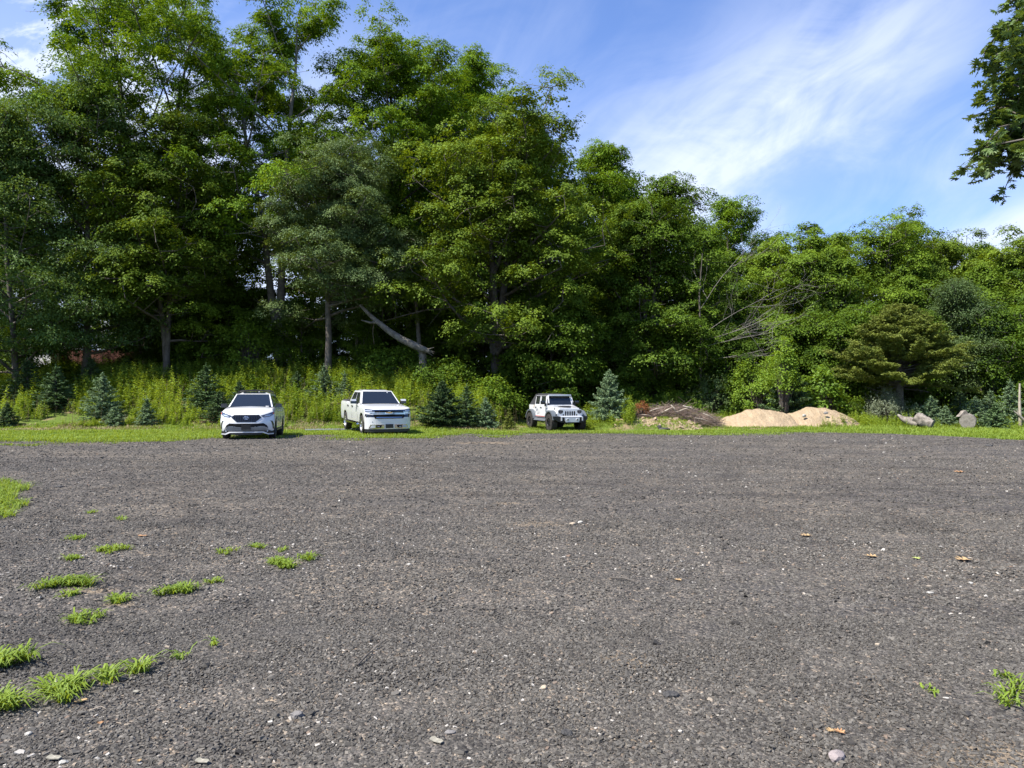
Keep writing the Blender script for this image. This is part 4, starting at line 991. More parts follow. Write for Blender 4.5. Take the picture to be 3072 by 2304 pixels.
class B:
    """bmesh collector, built as one mesh object"""
    def __init__(s): s.bm = bmesh.new()
    def box(s, c, d, rot=None):
        m = Matrix.Translation(c) @ (rot.to_4x4() if rot else Matrix.Identity(4)) @ Matrix.Diagonal((d[0], d[1], d[2], 1))
        bmesh.ops.create_cube(s.bm, size=1.0, matrix=m); return s
    def cyl(s, c, r, h, axis='x', seg=20, r2=None):
        rm = {'x': Matrix.Rotation(PI / 2, 4, 'Y'), 'y': Matrix.Rotation(-PI / 2, 4, 'X'), 'z': Matrix.Identity(4)}[axis]
        bmesh.ops.create_cone(s.bm, cap_ends=True, segments=seg, radius1=r, radius2=r if r2 is None else r2, depth=h, matrix=Matrix.Translation(c) @ rm); return s
    def prism(s, poly, axis, a, b):
        """polygon in the plane across axis, pushed from a to b"""
        def p3(p, t):
            return {'x': (t, p[0], p[1]), 'y': (p[0], t, p[1]), 'z': (p[0], p[1], t)}[axis]
        va = [s.bm.verts.new(p3(p, a)) for p in poly]; vb = [s.bm.verts.new(p3(p, b)) for p in poly]
        s.bm.faces.new(va); s.bm.faces.new(list(reversed(vb)))
        n = len(poly)
        for i in range(n): s.bm.faces.new((va[i], vb[i], vb[(i + 1) % n], va[(i + 1) % n]))
        return s
    def hexa(s, p):
        """eight corners: bottom loop then top loop"""
        v = [s.bm.verts.new(q) for q in p]
        for f in ((3, 2, 1, 0), (4, 5, 6, 7), (0, 1, 5, 4), (1, 2, 6, 5), (2, 3, 7, 6), (3, 0, 4, 7)): s.bm.faces.new([v[i] for i in f])
        return s
    def tube(s, pts, r, sides=8):
        V, F = tube(pts, [r] * len(pts) if np.isscalar(r) else r, sides)
        vs = [s.bm.verts.new(v) for v in V]
        for f in F: s.bm.faces.new([vs[i] for i in f])
        for ring in (range(sides), range(len(V) - sides, len(V))):
            s.bm.faces.new([vs[i] for i in ring])
        return s
    def lathe(s, prof, cx, sign, y, z, seg=36):
        """profile of (offset along x, radius) turned about the axle at (y, z)"""
        rings = []
        for k in range(seg):
            a = 2 * PI * k / seg
            rings.append([s.bm.verts.new((cx + sign * o, y + r * math.cos(a), z + r * math.sin(a))) for o, r in prof])
        for k in range(seg):
            A, D_ = rings[k], rings[(k + 1) % seg]
            for i in range(len(prof) - 1): s.bm.faces.new((A[i], A[i + 1], D_[i + 1], D_[i]))
        return s
    def patch(s, poly, fn, off=0.010, thick=0.02, step=0.09, axis=0):
        """flat polygon (u, v) cut into strips along u, laid on the surface fn(u, v) -> (point, normal), with thickness"""
        t_ = bmesh.new(); vs = [t_.verts.new((u, v, 0)) for u, v in poly]; t_.faces.new(vs)
        lo = min(p[axis] for p in poly); hi = max(p[axis] for p in poly)
        k = math.ceil(lo / step) * step
        while k < hi:
            co = (k, 0, 0) if axis == 0 else (0, k, 0); no = (1, 0, 0) if axis == 0 else (0, 1, 0)
            bmesh.ops.bisect_plane(t_, geom=t_.verts[:] + t_.edges[:] + t_.faces[:], plane_co=co, plane_no=no, dist=1e-5)
            k += step
        mp = {}
        t_.verts.index_update()
        for v in t_.verts:
            p, n = fn(v.co.x, v.co.y); p = Vector(p); n = Vector(n).normalized()
            mp[v.index] = (s.bm.verts.new(p + n * off), s.bm.verts.new(p + n * (off - thick)))
        bound = [e for e in t_.edges if len(e.link_faces) == 1]
        for f in t_.faces:
            s.bm.faces.new([mp[v.index][0] for v in f.verts]); s.bm.faces.new([mp[v.index][1] for v in reversed(f.verts[:])])
        for e in bound:
            a, b = e.verts; s.bm.faces.new((mp[a.index][0], mp[b.index][0], mp[b.index][1], mp[a.index][1]))
        t_.free(); return s
    def mirror(s):
        g = bmesh.ops.duplicate(s.bm, geom=s.bm.verts[:] + s.bm.edges[:] + s.bm.faces[:])
        for v in g['geom']:
            if isinstance(v, bmesh.types.BMVert): v.co.x = -v.co.x
        return s
    def build(s, name, m, parent=None, bevel=0.0, seg=2, smooth=True, loc=None, rz=None, angle=40):
        if bevel: bmesh.ops.bevel(s.bm, geom=[e for e in s.bm.edges if len(e.link_faces) == 2 and e.calc_face_angle(0) > R(25)], offset=bevel, segments=seg, affect='EDGES', profile=.6, clamp_overlap=True)
        bmesh.ops.recalc_face_normals(s.bm, faces=s.bm.faces[:])
        me = bpy.data.meshes.new(name)
        for f in s.bm.faces: f.smooth = smooth
        for e in s.bm.edges:
            if len(e.link_faces) == 2 and e.calc_face_angle(0) > R(angle): e.smooth = False
        s.bm.to_mesh(me); s.bm.free()
        return link_mesh(name, me, M[m] if isinstance(m, str) else m, parent, loc, rz)

class Shell:
    """lower body of a car lofted along y, with wheel arches cut into its sill line; front at yf"""
    def __init__(s, yf, yr, W, top, sill, arches, prof, fd=.40, fp=3.2, rd=.30, rp=3.0, rake=None, rakelen=.7):
        s.yf, s.yr, s.W, s.top, s.sill, s.arches, s.prof = yf, yr, W, top, sill, arches, prof
        s.fd, s.fp, s.rd, s.rp = fd, fp, rd, rp
        s.rake = rake or (lambda z: 0.0); s.rakelen = rakelen
    def plan(s, y):
        if y < s.yf + s.fd: return s.W * (max(y - s.yf, 0) / s.fd) ** (1 / s.fp)
        if y > s.yr - s.rd: return s.W * (max(s.yr - y, 0) / s.rd) ** (1 / s.rp)
        return s.W
    def fx(s, z):
        t_ = (z - s.sill) / (s.top(0) - s.sill)
        return float(np.interp(t_, [p[1] for p in s.prof[:-2]], [p[0] for p in s.prof[:-2]]))
    def front(s, x, z):
        u = min(abs(x) / (s.W * s.fx(z)), 1.0)
        y = s.yf + s.fd * u ** s.fp
        y += s.rake(z) * (1 - (y - s.yf) / s.rakelen)
        return y
    def fn_front(s, x, z):
        e = .01
        dydx = (s.front(x + e, z) - s.front(x - e, z)) / (2 * e); dydz = (s.front(x, z + e) - s.front(x, z - e)) / (2 * e)
        return (x, s.front(x, z), z), (dydx, -1, dydz)
    def side(s, sg):
        def fn(y, z):
            return (sg * s.plan(y) * s.fx(z), y, z), (sg, 0, 0.02)
        return fn
    def mesh(s, n=72):
        u = np.linspace(0, 1, 16)
        ys = list(s.yf + s.fd * u ** 2.6) + list(s.yr - s.rd * u ** 2.6)
        ys += list(np.linspace(s.yf + s.fd, s.yr - s.rd, n))
        for ya, ra, zc in s.arches:
            ys += list(ya + ra * np.cos(np.linspace(0, PI, 23)))
        ys = sorted(ys); ys = [y for i, y in enumerate(ys) if i == 0 or y - ys[i - 1] > 0.002]
        rows = []
        for y in ys:
            zb = s.sill
            for ya, ra, zc in s.arches:
                if abs(y - ya) < ra: zb = max(zb, zc + math.sqrt(ra * ra - (y - ya) ** 2))
            zt = s.top(y); w_ = max(s.plan(y), .002)
            half = []
            for fx_, fz_ in s.prof:
                z = max(zb, s.sill + (zt - s.sill) * fz_)
                yy = y + s.rake(z) * max(0, 1 - (y - s.yf) / s.rakelen)
                half.append((w_ * fx_, yy, z))
            rows.append([(-x, y_, z) for x, y_, z in half] + [p for p in reversed(half[:-1])])
        b = B(); V = [[b.bm.verts.new(p) for p in r_] for r_ in rows]
        for i in range(len(rows) - 1):
            for k in range(len(rows[0]) - 1):
                try: b.bm.faces.new((V[i][k], V[i][k + 1], V[i + 1][k + 1], V[i + 1][k]))
                except ValueError: pass
        bmesh.ops.remove_doubles(b.bm, verts=b.bm.verts[:], dist=.0005)
        bmesh.ops.dissolve_degenerate(b.bm, edges=b.bm.edges[:], dist=.0004)
        return b

def face_fn(a, b, c, d):
    """bilinear face: a at (0,0), b at (1,0), c at (1,1), d at (0,1)"""
    a, b, c, d = map(Vector, (a, b, c, d))
    n = (b - a).cross(d - a).normalized()
    def fn(u, v): return (a * (1 - u) + b * u) * (1 - v) + (d * (1 - u) + c * u) * v, n
    return fn
def inset(x0, x1, y0, y1): return [(x0, y0), (x1, y0), (x1, y1), (x0, y1)]

def wheel(parent, x, y, r, width, rimr, rimm='alloy', spokes=6, tread=False, label=None, spoke_w=.055, twin=False):
    sg = 1 if x > 0 else -1
    w_ = empty('wheel', (0, 0, 0), parent=parent)
    h = width / 2
    b = B(); b.lathe([(-h, rimr), (-h, r * .93), (-h * .8, r), (h * .8, r), (h, r * .93), (h * 1.04, (r + rimr) / 2), (h, rimr)], x, sg, y, r)
    if tread:
        nb = 26
        for k in range(nb):
            for row, sh in ((-.72, 0), (-.24, .5), (.24, 0), (.72, .5)):
                a = 2 * PI * (k + sh) / nb
                rot = Matrix.Rotation(a, 3, 'X')
                b.box(Vector((x + row * h, y, r)) + rot @ Vector((0, 0, r * 1.005)), (h * .40, r * .155, r * .05), rot)
                if abs(row) > .5: b.box(Vector((x + row * h * 1.32, y, r)) + rot @ Vector((0, 0, r * .93)), (h * .12, r * .12, r * .13), rot)
    b.build('tyre', 'rubber', w_, angle=50)
    b = B(); b.lathe([(-h * .2, .02), (-h * .2, rimr * .9), (h * .25, rimr * .93)], x, sg, y, r, 28)
    b.build('brake', 'dark_cavity', w_)
    b = B(); b.lathe([(h * .15, rimr * .90), (h * .92, rimr * .93), (h * .99, rimr), (h * .90, rimr * 1.02)], x, sg, y, r, 36)
    b.lathe([(h * .70, .001), (h * .72, rimr * .17), (h * .45, rimr * .22)], x, sg, y, r, 16)
    for k in range(spokes):
        for tw in ((-.16, .16) if twin else (0,)):
            a = 2 * PI * k / spokes + tw; rot = Matrix.Rotation(a, 3, 'X')
            b.box(Vector((x + sg * h * .62, y, r)) + rot @ Vector((0, 0, rimr * .54)), (h * .20, spoke_w, rimr * .86), rot)
    b.build('rim', rimm, w_, bevel=.004, seg=1)
    return w_

def car_root(name, label, cat, px, Y, deg, half):
    """front centre stands at column px, depth Y; nose turned by deg from facing the camera plane"""
    a = R(deg); x = at(px, Y) - math.sin(a) * half; y = Y + math.cos(a) * half
    r = empty(name, (x, y, tz(x, y) + .012), a); tag(r, label, cat)
    # sit on the four wheels: tilt along the slope of the ground
    zf = tz(at(px, Y), Y); zb = tz(x - math.sin(a) * half, y + math.cos(a) * half)
    r.location.z = (zf + zb) / 2 + .012
    r.rotation_mode = 'XYZ'
    r.rotation_euler = (math.atan2(zb - zf, 2 * half), 0, a)
    return r

# ================= white suv
L2 = 2.475
suv = car_root('suv', 'white suv with black honeycomb grille and roof rails, leftmost of the parked cars', 'suv', 738, 26.2, 12.7, L2); suv.scale = (1, 1, 1.05)
prof = [(.93, 0), (.965, .08), (.985, .25), (1.0, .48), (.985, .66), (.975, .80), (.945, .91), (.89, .975), (.62, 1.012), (0, 1.03)]
top = lambda y: float(np.interp(y, [-2.48, -2.40, -2.15, -1.6, -1.15, 0, 2.5], [.90, .97, 1.03, 1.105, 1.15, 1.17, 1.19]))
rake = lambda z: float(np.interp(z, [.2, .30, .55, .75, .88, 1.05], [.10, .02, .0, .04, .09, .26]))
S = Shell(-L2, L2, .965, top, .27, [(-1.46, .43, .37), (1.39, .43, .37)], prof, fd=.46, fp=3.4, rake=rake)
body = S.mesh().build('body', 'white_paint', suv, angle=33)
# cabin
zb_, cab = 1.10, dict(bf=(.83, -1.30), tf=(.635, -.50), tr=(.60, 1.55), br=(.80, 2.34))
bl = [(-.83, -1.32, zb_), (.83, -1.32, zb_), (.84, 2.32, zb_), (-.84, 2.32, zb_)]
tl = [(-.625, -.50, 1.635), (.625, -.50, 1.635), (.60, 1.60, 1.655), (-.60, 1.60, 1.655)]
b = B().hexa(bl + tl)
b.build('cabin', 'white_paint', suv, bevel=.06, seg=4)
B().hexa([(-.55, -.30, 1.64), (.55, -.30, 1.64), (.53, 1.5, 1.65), (-.53, 1.5, 1.65), (-.45, -.15, 1.695), (.45, -.15, 1.695), (.43, 1.3, 1.70), (-.43, 1.3, 1.70)]).build('roof_panel', 'white_paint', suv, bevel=.03)
B().patch(inset(.035, .965, .05, .955), face_fn(bl[0], bl[1], tl[1], tl[0]), .010).build('windscreen', 'car_glass', suv)
for sg in (1, -1):
    sf = face_fn(bl[1], bl[2], tl[2], tl[1]) if sg > 0 else None
    f = sf or (lambda u, v, g=face_fn(bl[1], bl[2], tl[2], tl[1]): (Vector((-g(u, v)[0].x, g(u, v)[0].y, g(u, v)[0].z)), Vector((-g(u, v)[1].x, g(u, v)[1].y, g(u, v)[1].z))))
    B().patch([(.07, .12), (.335, .12), (.34, .87), (.12, .87)], f, .012).build('side_window', 'side_glass', suv)
    B().patch([(.36, .12), (.66, .12), (.66, .87), (.36, .87)], f, .012).build('side_window', 'side_glass', suv)
    B().patch([(.69, .14), (.93, .30), (.93, .75), (.69, .86)], f, .012).build('side_window', 'side_glass', suv)
    m_ = B().hexa([(sg * .88, -1.00, 1.12), (sg * 1.13, -1.02, 1.13), (sg * 1.13, -.85, 1.13), (sg * .88, -.83, 1.12), (sg * .90, -1.0, 1.27), (sg * 1.11, -1.0, 1.27), (sg * 1.11, -.87, 1.27), (sg * .9, -.87, 1.27)])
    m_.build('wing_mirror', 'gloss_black', suv, bevel=.04, seg=3)
    B().tube([(sg * .80, -.35, 1.60), (sg * .60, -.30, 1.69), (sg * .575, -.1, 1.735), (sg * .56, .6, 1.75), (sg * .55, 1.35, 1.74), (sg * .55, 1.5, 1.68)][1:], .024).build('roof_rail', 'black_plastic', suv)
    # headlamp: wedge sweeping back along the wing
    hp = [(sg * .50, .835), (sg * .60, .775), (sg * .80, .80), (sg * .90, .86), (sg * .94, .985), (sg * .72, .895)]
    h_ = B().patch(hp, S.fn_front, .012, .03, .05).build('headlight', 'lamp_dark', suv)
    B().patch([(sg * .60, .80), (sg * .78, .815), (sg * .86, .87), (sg * .72, .865)], S.fn_front, .018, .01, .05).build('lens', 'lamp_lens', h_)
    B().patch([(sg * .90, .88), (sg * .925, .88), (sg * .935, .96), (sg * .90, .93)], S.fn_front, .018, .01, .05).build('marker', 'amber', h_)
    B().patch([(sg * .80, .66), (sg * .88, .65), (sg * .925, .56), (sg * .935, .36), (sg * .90, .36), (sg * .88, .54), (sg * .85, .62)], S.fn_front, .010, .03, .03).build('air_intake', 'gloss_black', suv)
    B().cyl((sg * .72, S.front(.72, .30) - .015, .295), .035, .03, 'y').build('fog_lamp', 'lamp_lens', suv)
    B().prism([(-1.02, .28), (.96, .28), (.96, .36), (-1.02, .36)], 'x', sg * .90, sg * .955).build('sill_trim', 'black_plastic', suv)
    for ya in (-.30, .78):
        B().box((sg * .955, ya + .15, 1.0), (.03, .20, .025)).build('door_handle', 'white_paint', suv, bevel=.006)
    for y0 in (-1.0, .06, 1.05):   # door gaps
        pass
B().patch([(-.44, .86), (-.53, .77), (-.33, .605), (.33, .605), (.53, .77), (.44, .86)], S.fn_front, .010, .04).build('upper_grille', 'gloss_black', suv)
g_ = B()
for r_ in range(5):
    z = .645 + r_ * .045
    hw = np.interp(z, [.605, .77, .86], [.33, .52, .44]) - .03
    n = int(hw * 2 / .075)
    for k in range(n):
        x = -hw + (k + .5 + (.5 if r_ % 2 else 0) * .6) * hw * 2 / n
        if abs(x) < hw: g_.patch([(x - .028, z), (x - .014, z - .013), (x + .014, z - .013), (x + .028, z), (x + .014, z + .013), (x - .014, z + .013)], S.fn_front, .016, .008, 1.0)
g_.build('grille_mesh', 'dark_cavity', suv)
em = B()
for (cx_, cz_, a_, b_) in ((0, .755, .085, .058), (0, .755, .030, .056), (0, .778, .058, .026)):
    pts = [(cx_ + a_ * math.cos(t_), S.front(0, .755) - .03, cz_ + b_ * math.sin(t_)) for t_ in np.linspace(0, 2 * PI, 25)]
    em.tube(pts, .008, 6)
em.build('emblem', 'chrome', suv)
lg = [(-.60, .565), (-.70, .50), (-.83, .285), (-.66, .27), (.66, .27), (.83, .285), (.70, .50), (.60, .565), (.4, .555), (-.4, .555)]
low = B().patch(lg, S.fn_front, .010, .04).build('lower_grille', 'dark_cavity', suv)
bb = B()
for k in range(6):
    z = .305 + k * .042; hw = float(np.interp(z, [.285, .50, .565], [.80, .67, .57]))
    bb.patch([(-hw, z - .008), (hw, z - .008), (hw, z + .010), (-hw, z + .010)], S.fn_front, .020, .02)
bb.build('grille_bars', 'black_plastic', low)
B().patch([(-.165, .335), (.165, .335), (.165, .505), (-.165, .505)], S.fn_front, .035, .02).build('plate_bracket', 'black_plastic', suv, bevel=.004)
lip = [(-.93, .175), (-.74, .165), (-.56, .235), (.56, .235), (.74, .165), (.93, .175), (.93, .21), (.76, .205), (.60, .272), (-.60, .272), (-.76, .205), (-.93, .21)]
S2 = Shell(-L2, L2, .965, top, .15, [], prof, fd=.46, fp=3.4, rake=lambda z: .02)
B().patch(lip, S2.fn_front, .016, .05).build('bumper_lip', 'white_paint', suv)
B().patch([(-.93, .20), (-.55, .20), (-.55, .165), (.55, .165), (.55, .20), (.93, .20), (.93, .285), (-.93, .285)], S2.fn_front, .002, .06).build('valance', 'black_plastic', suv)
B().box((0, -.05, .36), (1.60, 4.2, .28)).build('underbody', 'dark_cavity', suv)
B().hexa([(-.42, -.28, 1.690), (.42, -.28, 1.690), (.42, .35, 1.698), (-.42, .35, 1.698), (-.41, -.26, 1.705), (.41, -.26, 1.705), (.41, .33, 1.712), (-.41, .33, 1.712)]).build('sunroof', 'car_glass', suv)
for yb in (.15, 1.1): B().tube([(-.58, yb, 1.765), (0, yb, 1.785), (.58, yb, 1.765)], .022).build('roof_bar', 'black_plastic', suv)
B().box((0, 1.35, 1.73), (.05, .14, .06)).build('antenna', 'white_paint', suv, bevel=.02)
wf = face_fn(bl[0], bl[1], tl[1], tl[0])
B().patch([(.84, .09), (.91, .09), (.91, .115), (.84, .115)], wf, .016, .004).build('sticker', 'white_label', suv)
B().patch(inset(-.86, .86, .0, .02), lambda u, v: (Vector((u, -1.335, 1.125 + v)), Vector((0, -1, .4))), .01).build('cowl', 'black_plastic', suv)
for x in (-.83, .83):
    for y in (-1.46, 1.39): wheel(suv, x, y, .375, .235, .25, 'dark_alloy', 5, twin=True, spoke_w=.04)

# ================= white pickup
L2 = 2.94
tr = car_root('pickup_truck', 'white crew cab pickup with chrome barred grille and black bed cover', 'pickup', 1168, 30.4, 23.7, L2)
prof = [(.955, 0), (.975, .06), (.985, .22), (.992, .40), (1.0, .58), (.99, .74), (.985, .88), (.965, .955), (.91, .99), (.60, 1.012), (0, 1.02)]
top = lambda y: float(np.interp(y, [-2.95, -2.86, -2.6, -1.9, -1.25, -1.0, 1.3, 1.32, 2.95], [1.06, 1.13, 1.19, 1.25, 1.30, 1.31, 1.33, 1.37, 1.38]))
rake = lambda z: float(np.interp(z, [.3, .5, .75, .80, 1.0, 1.10, 1.20], [.05, .0, .0, .045, .06, .10, .22]))
S = Shell(-L2, L2, 1.015, top, .50, [(-1.98, .50, .44), (1.77, .50, .44)], prof, fd=.30, fp=4.6, rd=.10, rp=5, rake=rake)
S.mesh().build('body', 'white_paint', tr, angle=33)
bl = [(-.90, -1.36, 1.27), (.90, -1.36, 1.27), (.93, 1.24, 1.27), (-.93, 1.24, 1.27)]
tl = [(-.68, -.56, 1.865), (.68, -.56, 1.865), (.68, 1.02, 1.875), (-.68, 1.02, 1.875)]
B().hexa(bl + tl).build('cabin', 'white_paint', tr, bevel=.06, seg=4)
B().hexa([(-.60, -.40, 1.86), (.60, -.40, 1.86), (.60, .9, 1.87), (-.60, .9, 1.87), (-.5, -.2, 1.915), (.5, -.2, 1.915), (.5, .75, 1.92), (-.5, .75, 1.92)]).build('roof_panel', 'white_paint', tr, bevel=.03)
B().hexa([(-.40, -.22, 1.905), (.40, -.22, 1.905), (.40, .35, 1.915), (-.40, .35, 1.915), (-.39, -.2, 1.925), (.39, -.2, 1.925), (.39, .33, 1.932), (-.39, .33, 1.932)]).build('sunroof', 'car_glass', tr)
B().patch(inset(.03, .97, .06, .95), face_fn(bl[0], bl[1], tl[1], tl[0]), .010).build('windscreen', 'car_glass', tr)
B().patch(inset(.08, .92, .15, .88), face_fn(bl[2], bl[3], tl[3], tl[2]), .010).build('rear_window', 'side_glass', tr)
wf = face_fn(bl[0], bl[1], tl[1], tl[0])
B().patch([(.80, .84), (.83, .84), (.83, .87), (.80, .87)], wf, .016, .004).build('sticker', 'white_label', tr)
for sg in (1, -1):
    g0 = face_fn(bl[1], bl[2], tl[2], tl[1])
    f = (lambda u, v, s_=sg: (Vector((s_ * g0(u, v)[0].x, g0(u, v)[0].y, g0(u, v)[0].z)), Vector((s_ * g0(u, v)[1].x, g0(u, v)[1].y, g0(u, v)[1].z))))
    B().patch([(.10, .10), (.46, .10), (.47, .88), (.16, .88)], f, .012).build('side_window', 'side_glass', tr)
    B().patch([(.51, .10), (.93, .10), (.90, .88), (.51, .88)], f, .012).build('side_window', 'side_glass', tr)
    mm = B().hexa([(sg * 1.02, -.98, 1.30), (sg * 1.26, -1.0, 1.30), (sg * 1.26, -.86, 1.30), (sg * 1.02, -.84, 1.30), (sg * 1.02, -.97, 1.44), (sg * 1.25, -.99, 1.44), (sg * 1.25, -.87, 1.44), (sg * 1.02, -.85, 1.44)]).build('wing_mirror', 'gloss_black', tr, bevel=.03, seg=3)
    B().hexa([(sg * 1.03, -1.00, 1.42), (sg * 1.25, -1.02, 1.42), (sg * 1.25, -.85, 1.42), (sg * 1.03, -.83, 1.42), (sg * 1.03, -.98, 1.50), (sg * 1.24, -1.0, 1.50), (sg * 1.24, -.87, 1.50), (sg * 1.03, -.85, 1.50)]).build('mirror_cap', 'white_paint', mm, bevel=.03)
    B().box((sg * .99, -.93, 1.32), (.12, .08, .05)).build('mirror_arm', 'gloss_black', mm)
    for ya in (-.02, 1.0):
        B().box((sg * 1.022, ya, 1.17), (.05, .22, .045)).build('door_handle', 'black_plastic', tr, bevel=.012)
    for y0 in (-1.12, .10, 1.26):
        B().box((sg * 1.008, y0, .92), (.006, .010, .64)).build('door_gap', 'dark_cavity', tr)
    B().hexa([(sg * .93, -1.42, .40), (sg * 1.10, -1.40, .40), (sg * 1.10, 1.22, .40), (sg * .93, 1.24, .40), (sg * .95, -1.38, .46), (sg * 1.07, -1.38, .46), (sg * 1.07, 1.18, .46), (sg * .95, 1.2, .46)]).build('side_step', 'chrome', tr, bevel=.02)
    # lamps
    h_ = B().patch([(sg * .60, .985), (sg * .66, 1.085), (sg * .985, 1.12), (sg * .985, 1.0), (sg * .80, .985), (sg * .74, .95)], S.fn_front, .012, .03, .05).build('headlight', 'lamp_dark', tr)
    B().patch([(sg * .70, 1.01), (sg * .97, 1.02), (sg * .97, 1.06), (sg * .72, 1.055)], S.fn_front, .020, .01, .05).build('lens', 'lamp_lens', h_)
    B().patch([(sg * .62, .955), (sg * .84, .955), (sg * .84, .985), (sg * .62, .985)], S.fn_front, .024, .01, .05).build('chrome_accent', 'chrome', h_)
    s2 = B().patch([(sg * .62, .76), (sg * .62, .86), (sg * .985, .90), (sg * .998, .50), (sg * .955, .50), (sg * .94, .76)], S.fn_front, .010, .03, .05).build('lower_lamp', 'gloss_black', tr)
    B().patch([(sg * .68, .80), (sg * .93, .805), (sg * .93, .835), (sg * .68, .83)], S.fn_front, .018, .01, .05).build('lens', 'lamp_lens', s2)
# lower bumper is one wide piece
S3 = Shell(-L2, L2, 1.015, top, .25, [], prof, fd=.30, fp=4.6, rake=lambda z: 0.0 if z < .78 else .04)
B().patch([(-.99, .26), (.99, .26), (1.0, .50), (.995, .755), (.66, .755), (.60, .70), (-.60, .70), (-.66, .755), (-.995, .755), (-1.0, .50)], S3.fn_front, .006, .12).build('bumper', 'white_paint', tr)
for sg in (1, -1):
    # chrome frames of the tow hooks and fog lamps
    fr_ = B().patch([(sg * .22, .46), (sg * .78, .46), (sg * .86, .30), (sg * .62, .265), (sg * .22, .29)], S3.fn_front, .016, .03, .06).build('fog_frame', 'chrome', tr)
    B().patch([(sg * .32, .43), (sg * .56, .43), (sg * .56, .32), (sg * .36, .32)], S3.fn_front, .026, .01, .06).build('tow_hook_recess', 'dark_cavity', fr_)
    B().patch([(sg * .60, .42), (sg * .74, .42), (sg * .80, .32), (sg * .60, .32)], S3.fn_front, .026, .01, .06).build('fog_lamp', 'lamp_lens', fr_)
    B().tube([(sg * .42, S3.front(.42, .36) - .03, .36), (sg * .52, S3.front(.42, .36) - .03, .37)], .018).build('tow_hook', 'chrome', fr_)
B().patch([(-.98, .13), (.98, .13), (.98, .27), (-.98, .27)], S3.fn_front, -.02, .12).build('air_dam', 'black_plastic', tr)
gr = B().patch([(-.62, .71), (.62, .71), (.66, .86), (.66, .95), (.80, 1.03), (.66, 1.085), (-.66, 1.085), (-.80, 1.03), (-.66, .95), (-.66, .86)], S.fn_front, .012, .05).build('grille', 'dark_cavity', tr)
cb = B()
for z, hw, h in ((1.052, .70, .006), (.905, .70, .016), (.965, .62, .006), (.842, .58, .006), (.795, .57, .006), (.75, .56, .006)):
    cb.patch([(-hw, z - h), (hw, z - h), (hw, z + h), (-hw, z + h)], S.fn_front, .024, .03)
cb.build('chrome_bars', 'chrome', gr)
bow = [(-.17, .975), (-.055, .975), (-.055, .995), (.075, .995), (.06, .975), (.17, .975), (.15, .925), (.055, .925), (.055, .905), (-.075, .905), (-.06, .925), (-.19, .925)]
e_ = B().patch(bow, S.fn_front, .042, .02).build('emblem', 'chrome', tr)
B().patch([(x * .84 - .001, .95 + (z - .95) * .74) for x, z in bow], S.fn_front, .048, .01).build('emblem_face', 'gold', e_)
B().patch(inset(-.165, .165, .30, .47), S3.fn_front, .035, .02).build('plate_bracket', 'black_plastic', tr, bevel=.004)
for x in (-.72, -.36, .36, .72): B().cyl((x, S3.front(x, .58) - .010, .58), .022, .02, 'y', 12).build('parking_sensor', 'silver_plate', tr)
B().cyl((0, S3.front(0, .61) - .010, .61), .04, .02, 'y', 16).build('camera_badge', 'silver_plate', tr)
B().hexa([(-.93, 1.30, 1.36), (.93, 1.30, 1.36), (.93, 2.86, 1.37), (-.93, 2.86, 1.37), (-.91, 1.31, 1.43), (.91, 1.31, 1.43), (.91, 2.84, 1.43), (-.91, 2.84, 1.43)]).build('bed_cover', 'soft_top', tr, bevel=.02)
B().box((0, 0, .55), (1.70, 5.3, .30)).build('underbody', 'dark_cavity', tr)
B().box((-1.012, -1.30, 1.20), (.012, .16, .05)).build('door_badge', 'chrome', tr)
B().patch(inset(-.92, .92, .0, .02), lambda u, v: (Vector((u, -1.375, 1.29 + v)), Vector((0, -1, .4))), .01).build('cowl', 'black_plastic', tr)
for x in (-.87, .87):
    for y in (-1.98, 1.77): wheel(tr, x, y, .41, .275, .285, 'alloy', 6, twin=True, spoke_w=.05)

# ================= white off roader
L2 = 2.12
jp = car_root('off_roader', 'white boxy off roader with black soft top, grey fender flares and mud tyres', 'off roader', 1718, 35.8, 19.5, L2); jp.scale = (1, 1, .97)
HW = .76
# tub: side outline with wheel cut-outs
tub = B()
sidep = [(-.62, .66), (1.10, .66), (1.14, .80), (1.22, .98), (1.42, 1.08), (1.85, 1.08), (1.95, .9), (2.02, .80), (2.02, 1.33), (-.62, 1.33)]
tub.prism(sidep, 'x', -HW, HW)
tub.build('tub', 'white_paint', jp, bevel=.018)
hood = B().hexa([(-.56, -1.72, .95), (.56, -1.72, .95), (.72, -.60, .95), (-.72, -.60, .95), (-.54, -1.70, 1.20), (.54, -1.70, 1.20), (.72, -.58, 1.34), (-.72, -.58, 1.34)])
hd = hood.build('hood', 'white_paint', jp, bevel=.05, seg=4)
hf = face_fn((-.54, -1.70, 1.20), (.54, -1.70, 1.20), (.72, -.58, 1.34), (-.72, -.58, 1.34))
B().patch([(.22, .40), (.35, .20), (.65, .20), (.78, .40), (.76, .66), (.24, .66)], hf, .014, .02).build('hood_vent', 'black_plastic', hd)
B().patch([(.40, .035), (.60, .035), (.60, .075), (.40, .075)], hf, .012, .01).build('hood_badge', 'grey_decal', hd)
B().hexa([(-.66, -1.62, .72), (.66, -1.62, .72), (.72, -.6, .72), (-.72, -.6, .72), (-.60, -1.66, 1.0), (.60, -1.66, 1.0), (.72, -.6, 1.0), (-.72, -.6, 1.0)]).build('engine_bay', 'white_paint', jp, bevel=.03)
gp = [(-.66, .76), (.66, .76), (.70, .86), (.68, 1.06), (.60, 1.15), (-.60, 1.15), (-.68, 1.06), (-.70, .86)]
grl = B().prism(gp, 'y', -1.79, -1.66).build('grille', 'white_paint', jp, bevel=.02, seg=3)
